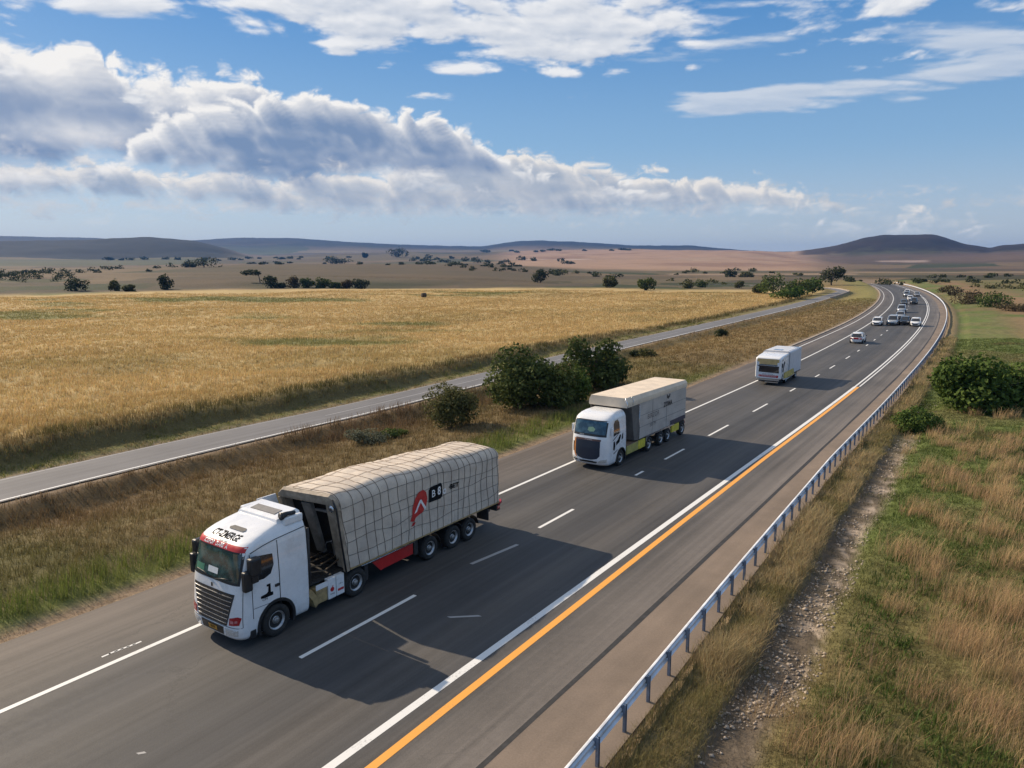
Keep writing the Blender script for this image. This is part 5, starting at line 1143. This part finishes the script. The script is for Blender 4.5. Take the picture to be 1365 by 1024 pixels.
b = MB(); V, F = fine_poly([(-.80, 1.66), (.72, 1.66), (.72, .84), (.55, .66), (.2, .58), (-.3, .58), (-.62, .66), (-.80, .84)], lambda x, z: C2.front(x, z, .012)); b.add(V, F); g2 = b.build('grille', pmat('navy_mesh', (.028, .038, .060), .35, .2, var=.3, scale=40.), cab2)
b = MB(); V, F = fine_poly([(-.90, 1.70), (-.80, 1.70), (-.80, .84), (-.70, .66), (-.78, .64), (-.90, .86)], lambda x, z: C2.front(x, z, .014)); b.add(V, F); b.build('orange_trim', pmat('orange_trim', (.55, .22, .06), .4), g2)
b = MB(); V, F = fine_poly([(-.80, 1.66), (.76, 1.66), (.76, 1.76), (-.80, 1.76)], lambda x, z: C2.front(x, z, .012)); b.add(V, F); b.build('grille_header', pmat('brown_header', (.16, .08, .06), .45, var=.4, scale=20.), g2)
b = MB(); put_text(b, 'o=ucwaa', .13, lambda u, v: C2.front(u, 1.71 + v * .7, .017)); put_text(b, 'lohanb', .11, lambda u, v: C2.front(u - .45, 1.955 + v * .7, .012)); b.build('lettering', m_wink, cab2)
for sg in (-1, 1):
    b = MB(); V, F = fine_poly([(.62, .42), (1.06, .47), (1.10, .68), (.78, .62), (.6, .5)], lambda x, z: C2.front(sg * x, z, .012)); b.add(V, F); b.build('headlight', m_lens, cab2)
    s2 = lambda y, z, o: C2.side(y, z, o, sg)
    b = MB(); V, F = fine_poly([(.78, 1.86), (.84, 2.55), (1.0, 2.72), (1.36, 2.74), (1.52, 2.55), (1.56, 2.05), (1.4, 1.95)], lambda y, z: s2(y, z, .008)); b.add(V, F); b.build('side_window', m_glassk, cab2)
    b = MB()
    for q in ([(.70, 1.62), (1.6, 1.98), (1.6, 2.02), (.70, 1.68)], [(.74, 1.1), (.92, 1.05), (1.0, 1.3), (.92, 1.58), (.76, 1.56)], [(1.1, 1.3), (1.5, 1.42), (1.7, 1.8), (1.55, 1.85), (1.3, 1.6), (1.08, 1.5)], [(1.75, 1.5), (1.95, 1.55), (1.95, 1.9), (1.82, 1.8)], [(.8, .85), (1.3, 1.0), (1.3, 1.04), (.8, .9)]): V, F = fine_poly(q, lambda y, z: s2(y, z, .006)); b.add(V, F)
    b.build('door_graphic', m_ink, cab2)
    a = np.linspace(math.radians(-30), math.radians(200), 22); b = MB(); b.loft([[(sg * (1.16 + dx_), 1.75 + math.cos(q) * rr_, .46 + math.sin(q) * rr_) for dx_, rr_ in ((.025, .61), (.025, .545), (-.4, .545), (-.4, .61))] for q in a if .46 + math.sin(q) * .6 > .22], smooth=False); b.build('wheel_arch', m_black, cab2)
    b = MB(); b.box((sg * 1.24 - .05, .42, 1.95), (sg * 1.24 + .05, .58, 2.4), bev=.03); b.tube([(sg * 1.1, .62, 2.42), (sg * 1.24, .5, 2.38)], .02, 5); b.build('mirror', m_white, cab2)
b = MB(); patch(b, lambda x, z: C2.front(x, z, .014), -.34, .34, .40, .52, 6, 2); b.build('number_plate', m_black, cab2); b = MB(); V, F = fine_poly([(-1.0, .52), (-.80, .58), (-.66, .46), (-.86, .42)], lambda x, z: C2.front(x, z, .013)); b.add(V, F); b.build('fog_light', m_black, cab2); b = MB(); V, F = fine_poly([(.86, .92), (.98, .94), (1.0, 1.5), (.9, 1.5)], lambda x, z: C2.front(-x, z, .012)); b.add(V, F); b.build('air_slit', m_black, cab2); b = MB(); V, F = fine_poly([(-.58, .50), (.58, .50), (.50, .40), (-.50, .40)], lambda x, z: C2.front(x, z, .010)); b.add(V, F); b.build('bumper_opening', m_black, cab2)
m_box, t, bs = new_mat('grey_box_panel'); co = E(t, t.node('ShaderNodeTexCoord').outputs['Object']); n1_ = t.noise(co, .9, 6, .6); x_, y_, z_ = t.xyz(co); st_ = t.noise(t.vec(x_ * 3.0, y_ * .8, z_ * 4.0), 1.0, 5, .6)
c_ = t.mix(t.smooth(n1_, .3, .7), (.42, .38, .34), (.52, .475, .425)); c_ = t.mix(t.smooth(st_, .5, .75) * .5, c_, (.29, .265, .245)); t.put(bs.inputs['Base Color'], c_); bs.inputs['Roughness'].default_value = .6
m_boxd = pmat('dark_grey_panel', (.14, .13, .12), .65, var=.2, scale=2.)
b = MB(); b.loft([[(-1.20, y, 1.08), (1.20, y, 1.08), (1.20, y, 3.2), (1.16, y, 3.38), (-1.16, y, 3.38), (-1.20, y, 3.2)] for y in (4.02, 11.30)], smooth=False); bx2 = b.build('box_body', m_box, t2)
b = MB(); b.hexa([(-1.12, 3.55, 1.08), (1.12, 3.55, 1.08), (1.18, 4.02, 1.06), (-1.18, 4.02, 1.06), (-1.12, 3.1, 3.2), (1.12, 3.1, 3.2), (1.18, 4.02, 3.2), (-1.18, 4.02, 3.2)]); b.build('front_panel', m_boxd, bx2)
b = MB(); b.box((-1.17, 2.38, .98), (-1.13, 4.0, 3.25)); b.build('gap_shade_panel', m_boxd, t2)  # unseen filler added so no sun falls through behind the cab
b = MB(); b.loft([[(-1.22, y, 3.22), (1.22, y, 3.22), (1.235, y, 3.34), (1.225, y, 3.5), (1.10, y, 3.78 - .012 * (y - 2.3)), (-1.10, y, 3.78 - .012 * (y - 2.3)), (-1.225, y, 3.5), (-1.235, y, 3.34)] for y in (2.30, 3.0, 4, 6, 8, 10, 11.36)], smooth=False); b.build('roof_cover', pmat('pale_roof_cover', (.72, .60, .46), .7, var=.1, scale=1.2, dirt=(.33, .28, .24), dirt_amt=.3), bx2)
b = MB(); b.tube([(1.23, 3.0, 3.30), (1.245, 3.08, 3.52), (1.11, 3.1, 3.77)], .018, 5); b.tube([(1.245, 2.30, 3.24), (1.265, 2.30, 3.4), (1.1, 2.3, 3.76)], .03, 6); b.tube([(1.21, 4.03, 1.1), (1.21, 4.03, 3.2)], .02, 5); b.build('cover_seam', m_chrome, bx2)
b = MB()
for y in (5.9, 8.05): b.box((1.2, y, 1.1), (1.206, y + .03, 3.2))
for z in (1.75, 2.45): b.box((1.2, 4.05, z), (1.205, 11.28, z + .02))
b.build('panel_joint', m_boxd, bx2)
s2t = lambda u, v: (1.209, u, v)
b = MB(); put_text(b, 'ZOMA', .42, lambda u, v: s2t(8.25 + u, 2.56 + v), bold=.02, sx=1.1); V, F = fine_poly([(8.05, 2.95), (8.3, 2.86), (8.55, 2.98), (8.6, 3.14), (8.45, 3.18), (8.36, 3.06), (8.22, 3.08), (8.12, 3.18), (8.02, 3.12)], s2t); b.add(V, F); b.build('emblem', pmat('faded_ink', (.05, .045, .045), .6, var=.5, scale=9.), bx2)
b = MB(); put_text(b, 'BIRZOR', .44, lambda u, v: s2t(6.05 + u, 2.22 + v), sx=1.15); put_text(b, 'SITM', .34, lambda u, v: s2t(6.0 + u, 1.66 + v), sx=1.3); b.build('lettering', pmat('pale_ink', (.17, .155, .145), .65, var=.5, scale=7.), bx2)
b = MB(); put_text(b, 'LE IFI', .22, lambda u, v: s2t(6.5 + u, 1.90 + v), sx=1.2); b.build('lettering', pmat('pale_lettering', (.55, .52, .48), .65, var=.3, scale=7.), bx2)
b = MB(); b.box((1.2, 8.7, 1.09), (1.212, 11.28, 1.36)); b.build('blue_band', pmat('navy_band', (.03, .032, .06), .5), bx2)
b = MB(); b.box((-.42, 1.2, .6), (-.28, 11.2, .95)); b.box((.28, 1.2, .6), (.42, 11.2, .95)); b.box((-1.1, 4.0, .93), (1.1, 11.3, 1.07)); b.box((-.8, 5.0, .42), (.8, 5.3, .8))
for y in (1.75, 5.62, 7.4, 11.0): b.tube([(-1.0, y, .46), (1.0, y, .46)], .08, 8)
b.build('chassis', m_chass, t2)
b = MB(); b.box((-1.15, 2.36, .94), (1.17, 4.0, 1.0)); b.build('deck', pmat('brown_deck', (.20, .13, .085), .75, var=.3), t2)
for sg in (1, -1):
    for y0, y1, mt, nm in ((2.52, 4.02, m_ylg, 'side_locker'), (4.08, 5.02, m_yel, 'yellow_panel'), (9.1, 10.3, m_yel, 'yellow_panel')):
        b = MB(); b.box((sg * 1.12 - .06, y0, .45 if y0 < 5 else .5), (sg * 1.12 + .06, y1, .96), bev=.02); b.build(nm, mt, t2)
    b = MB(); b.box((sg * 1.17 - .03, 5.1, .98), (sg * 1.17 + .03, 9.4, 1.05)); b.box((sg * 1.17 - .02, 5.1, .72), (sg * 1.17 + .02, 5.25, .98)); b.build('side_rail', m_chrome, t2)
    for y in (1.75, 5.62, 7.42, 8.55, 10.95): wheel(t2, sg, sg * 1.16, y, .46, .30)
    b = MB(); b.box((sg * .9 - .2, 11.2, .55), (sg * .9 + .2, 11.42, .95), bev=.02); r_ = b.build('rear_bumper', m_chass, t2)
    b = MB(); b.box((sg * 1.02 - .1, 11.42, .72), (sg * 1.02 + .1, 11.45, .88)); b.build('tail_light', m_redlamp, r_)

# ---------------------------------------------------------------- third: white coach bodied camper seen from its blunt end
t3 = on_road('camper_van', 70.4, -19.16)
tag(t3, 'white camper truck with beige panel over dark window and red strip', 'van')
b = MB(); rg = []
for y, w, zb, zt, r in [(.0, 1.10, .66, 2.48, .18), (.03, 1.16, .60, 2.56, .2), (.14, 1.19, .56, 2.62, .22), (.9, 1.2, .55, 2.72, .16), (3.0, 1.2, .55, 2.84, .1), (3.05, 1.2, .55, 2.84, .1)]:
    q = []
    for cx_, cz_, a0 in ((w - r, zb + r * .5, -90), (w - r, zt - r, 0), (-w + r, zt - r, 90), (-w + r, zb + r * .5, 180)):
        for k in range(7):
            a = math.radians(a0 + 15 * k); q.append((cx_ + r * math.cos(a), y, cz_ + (r * .5 if cz_ < 1.2 else r) * math.sin(a)))
    rg.append(q)
b.loft(rg, smooth=True); body3 = b.build('body', m_white, t3)
b = MB(); b.loft([[(-1.25, y, .66), (1.25, y, .66), (1.25, y, zt - .1), (1.16, y, zt), (-1.16, y, zt), (-1.25, y, zt - .1)] for y, zt in ((2.72, 2.92), (3.2, 2.95), (7.4, 2.98))], smooth=False); cb3 = b.build('cargo_box', pmat('pale_grey_box', (.60, .61, .64), .45, var=.06, scale=1.5, dirt=(.42, .38, .34), dirt_amt=.3), t3)
b = MB(); b.tube([(1.252, 2.74, .7), (1.252, 2.74, 2.84), (1.15, 2.74, 2.93), (-1.15, 2.74, 2.93)], .025, 5); b.box((1.25, 2.8, .66), (1.262, 7.38, .74)); b.build('box_edge', m_chass, cb3)
def f3(name, pts, mat, off=.012, parent=body3):
    b = MB(); V, F = fine_poly(pts, lambda x, z: (x, (.06 if abs(x) > 1.0 else .015) - off - .015, z), .15); b.add(V, F); return b.build(name, mat, parent)
f3('beige_panel', [(-1.02, 1.96), (1.02, 1.96), (1.04, 2.42), (.98, 2.48), (-.98, 2.48), (-1.04, 2.42)], pmat('beige_panel', (.62, .44, .19), .5, var=.12, scale=2.))
f3('window', [(-1.04, 1.22), (1.0, 1.18), (1.04, 1.30), (1.04, 1.74), (.98, 1.82), (-1.0, 1.84), (-1.06, 1.76)], m_glassk)
f3('window_visor', [(-1.05, 1.88), (1.05, 1.86), (1.05, 1.93), (-1.05, 1.95)], m_black)
st3 = f3('red_strip', [(-1.02, .78), (.94, .74), (.98, .96), (-1.02, .96)], m_red)
b = MB(); put_text(b, 'LTSWRIMGO', .20, lambda u, v: (u, -.034, .86 + v), sx=1.4); b.build('lettering', m_wink, st3)
b = MB(); put_text(b, 'Prom CN Gt', .13, lambda u, v: (u, -.02, 1.05 + v), sx=1.4); b.build('lettering', m_ink, body3)
b = MB(); b.box((-1.05, -.08, .42), (1.05, .10, .56), bev=.03); b.box((-.2, -.14, .26), (1.0, .0, .33), bev=.02); b.build('bumper', m_hub, t3)
for sg in (-1, 1): b = MB(); b.box((sg * 1.08 - .06, -.03, .62), (sg * 1.08 + .06, .02, .76), bev=.01); b.build('lamp', m_lens, body3)
s3 = lambda y, z: (1.212 if y < 2.7 else 1.262, y, z)
b = MB()
for q in ([(.5, 1.3), (.7, 1.6), (.9, 2.1), (1.15, 2.3), (1.3, 2.1), (1.0, 1.7), (.8, 1.2)], [(.25, .6), (.6, 1.05), (.75, 1.0), (.45, .6)], [(.3, 2.35), (.55, 2.5), (.6, 2.38), (.4, 2.25)], [(.2, 1.2), (.4, 1.6), (.42, 1.9), (.2, 1.8)]): V, F = fine_poly(q, s3); b.add(V, F)
b.build('side_graphic', m_ink, body3)
b = MB(); b.hexa([(1.2, .9, .62), (1.2, 4.6, .62), (1.30, 4.6, .66), (1.34, .9, .60), (1.2, 1.1, 1.12), (1.2, 4.4, 1.20), (1.24, 4.4, 1.2), (1.25, 1.1, 1.14)]); b.v = [(x + .03, y, z) for x, y, z in b.v]; b.build('side_locker', pmat('straw_locker', (.50, .38, .10), .7, var=.4, scale=3.), t3)
b = MB(); b.tube([(1.27, .5, .58), (1.36, 1.5, .50), (1.3, 4.8, .62)], .05, 6); b.build('side_bar', m_chrome, t3)
b = MB(); b.box((-.9, .2, .3), (.9, 7.1, .6)); b.tube([(-1, 2.2, .42), (1, 2.2, .42)], .07, 8); b.build('chassis', m_chass, t3)
b = MB(); b.box((-.5, 3.4, 2.93), (.3, 4.2, 2.99), bev=.02); b.tube([(1.0, 3.1, 2.95), (1.1, 7.3, 2.97)], .03, 5); b.box((.6, 6.6, 2.92), (1.25, 7.42, 2.98), bev=.02); b.build('roof_kit', m_chrome, body3)
for sg in (1, -1):
    for y in (2.2, 5.9): wheel(t3, sg, sg * 1.17, y, .42, .28)
    b = MB(); b.box((sg * 1.24 - .04, .2, 1.7), (sg * 1.24 + .04, .36, 2.1), bev=.03); b.build('mirror', m_black, body3)

# ---------------------------------------------------------------- cars in the distance
def make_car(name, L=4.3, W=1.76, H=1.50, suv=0.0):
    """y = 0 at the middle, nose towards -y; parts: body, glasshouse, roof, wheels, lamps"""
    o = empty(name, (0, 0, 0))
    def ring(z, y0, y1, w, n=3.2, N=40):
        q = []; cy_ = (y0 + y1) / 2; hl = (y1 - y0) / 2
        for k in range(N):
            a = 2 * math.pi * k / N; c_, s_ = math.cos(a), math.sin(a); q.append((w * math.copysign(abs(c_) ** (2 / n), c_), cy_ + hl * math.copysign(abs(s_) ** (2 / (n + .6)), s_), z))
        return q
    h = L / 2; w = W / 2; zw = .88 + suv * .12
    def hood(r): return r
    lo = [ring(.22, -h + .12, h - .10, w - .08), ring(.34, -h + .02, h - .02, w - .02), ring(.55, -h, h, w), ring(zw - .18, -h + .06, h - .02, w), ring(zw - .05, -h + .35, h - .08, w - .03), ring(zw, -h + .62, h - .12, w - .07)]
    b = MB(); b.loft(lo); body = b.build('body', m_white, o)
    g = [ring(zw - .01, -h + .95, h - .16, w - .09), ring(zw + .28, -h + 1.32, h - .34 + suv * .12, w - .17), ring(H - .10, -h + 1.66, h - .62 + suv * .3, w - .25)]
    b = MB(); b.loft(g); b.build('windows', m_glassk, o)
    b = MB(); b.loft([ring(H - .11, -h + 1.60, h - .58 + suv * .3, w - .235), ring(H - .03, -h + 1.72, h - .68 + suv * .3, w - .28), ring(H, -h + 2.0, h - .95 + suv * .3, w - .42)])
    for sg in (-1, 1):
        for (ya, za), (yb_, zb_) in (((-h + .98, zw), (-h + 1.66, H - .08)), ((.25, zw), (.2, H - .08)), ((h - .22, zw), (h - .66 + suv * .3, H - .08))): b.tube([(sg * (w - .09), ya, za), (sg * (w - .235), yb_, zb_)], .045, 5)
    b.build('roof', m_white, o)
    for sg in (-1, 1):
        for y in (-h + .82, h - .80): wheel(o, sg, sg * (w + .01), y, .33 + suv * .04, .22)
        b = MB(); b.box((sg * (w - .32) - .17, -h + .0, .58), (sg * (w - .32) + .17, -h + .20, .72), bev=.03); b.build('headlight', m_lens, o)
        b = MB(); b.box((sg * (w - .26) - .16, h - .14, .62), (sg * (w - .26) + .16, h + .01, .80), bev=.03); b.build('tail_light', m_redlamp, o)
        b = MB(); b.box((sg * (w + .06) - .09, -h + 1.15, zw), (sg * (w + .06) + .09, -h + 1.30, zw + .14), bev=.03); b.build('mirror', m_black, o)
    b = MB(); b.box((-.42, -h - .02, .36), (.42, -h + .06, .56), bev=.02); b.build('grille', m_black, o)
    return o
car0 = make_car('hatchback_car'); suv0 = make_car('suv_car', 4.7, 1.9, 1.78, 1.0)
m_cdark = pmat('black_car_paint', (.020, .021, .023), .25, var=.1, scale=2., coat=.6); m_csil = pmat('silver_car_paint', (.46, .47, .48), .3, .4, var=.05, scale=2., coat=.5); m_cgrey = pmat('grey_car_paint', (.10, .105, .11), .3, .2, var=.1, scale=2., coat=.5)
used_cars = set()
def place_car(src, px, py, label, paint=None, rear=False, group='cars queuing on the distant bend', yaw=0.0):
    o = src if src.name not in used_cars else copy_tree(src)
    used_cars.add(src.name); x, y = flat(px, py); s, t = st_of([x], [y]); a = float(np.interp(float(s[0]), PS, PT))
    o.location = (x, y, .004); o.rotation_euler = (0, 0, -a + (math.pi if rear else 0) + yaw); tag(o, label, 'car', group)
    if paint:
        for ch in children(o):
            if ch.name.split('.')[0] in ('body', 'roof'):
                ch.material_slots[0].link = 'OBJECT'; ch.material_slots[0].material = paint
    return o
place_car(car0, 1169.5, 433.5, 'white car at the left front of the distant queue')
place_car(suv0, 1190, 433, 'silver off roader in the middle lane at the front of the queue', m_csil)
place_car(car0, 1206, 432.5, 'black car tight beside the silver off roader', m_cdark)
place_car(car0, 1220.5, 434.5, 'white car driving alone on the outer white line')
place_car(suv0, 1201.5, 416.5, 'white off roader directly behind the front of the queue')
place_car(car0, 1200, 424.5, 'silver saloon between the front cars and white off roader', m_csil)
place_car(car0, 1204.5, 406.5, 'dark grey car halfway along the queue', m_cgrey)
place_car(suv0, 1218, 405.5, 'black off roader halfway along the queue on the right', m_cdark)
place_car(suv0, 1208, 395.5, 'white off roader last but one in the far queue')
place_car(car0, 1222, 395, 'silver car at the far right of the queue', m_csil)
place_car(car0, 1213, 400.5, 'white car between the dark pair and the far end of the queue')
place_car(car0, 1209, 391.5, 'white car at the very end of the far queue')
rc = place_car(car0, 1143.5, 456.5, 'small white car with red tail panel following the camper', rear=True, group='cars further along the highway')
b = MB(); b.box((-.34, 2.10, .60), (.34, 2.165, .86), bev=.02); b.build('red_tail_panel', m_red, rc)
# ------------------------------------------------------------------ air
hz_m = bpy.data.materials.new('thin_haze'); hz_m.use_nodes = True; hz_m.node_tree.nodes.clear(); ht = NT(hz_m.node_tree)
pv_ = ht.node('ShaderNodeVolumePrincipled', {'Color': (.10, .30, .78), 'Density': 7e-5, 'Anisotropy': .2})
ht.l.new(pv_.outputs[0], ht.node('ShaderNodeOutputMaterial').inputs['Volume'])
zmin = float(gp['z'].min()) - 1; zmax = float(gp['z'].max()) + 12
hb = MB().box((-9100, -9100, zmin), (9100, 9100, zmax)).build('haze', hz_m); tag(hb, kind='stuff')
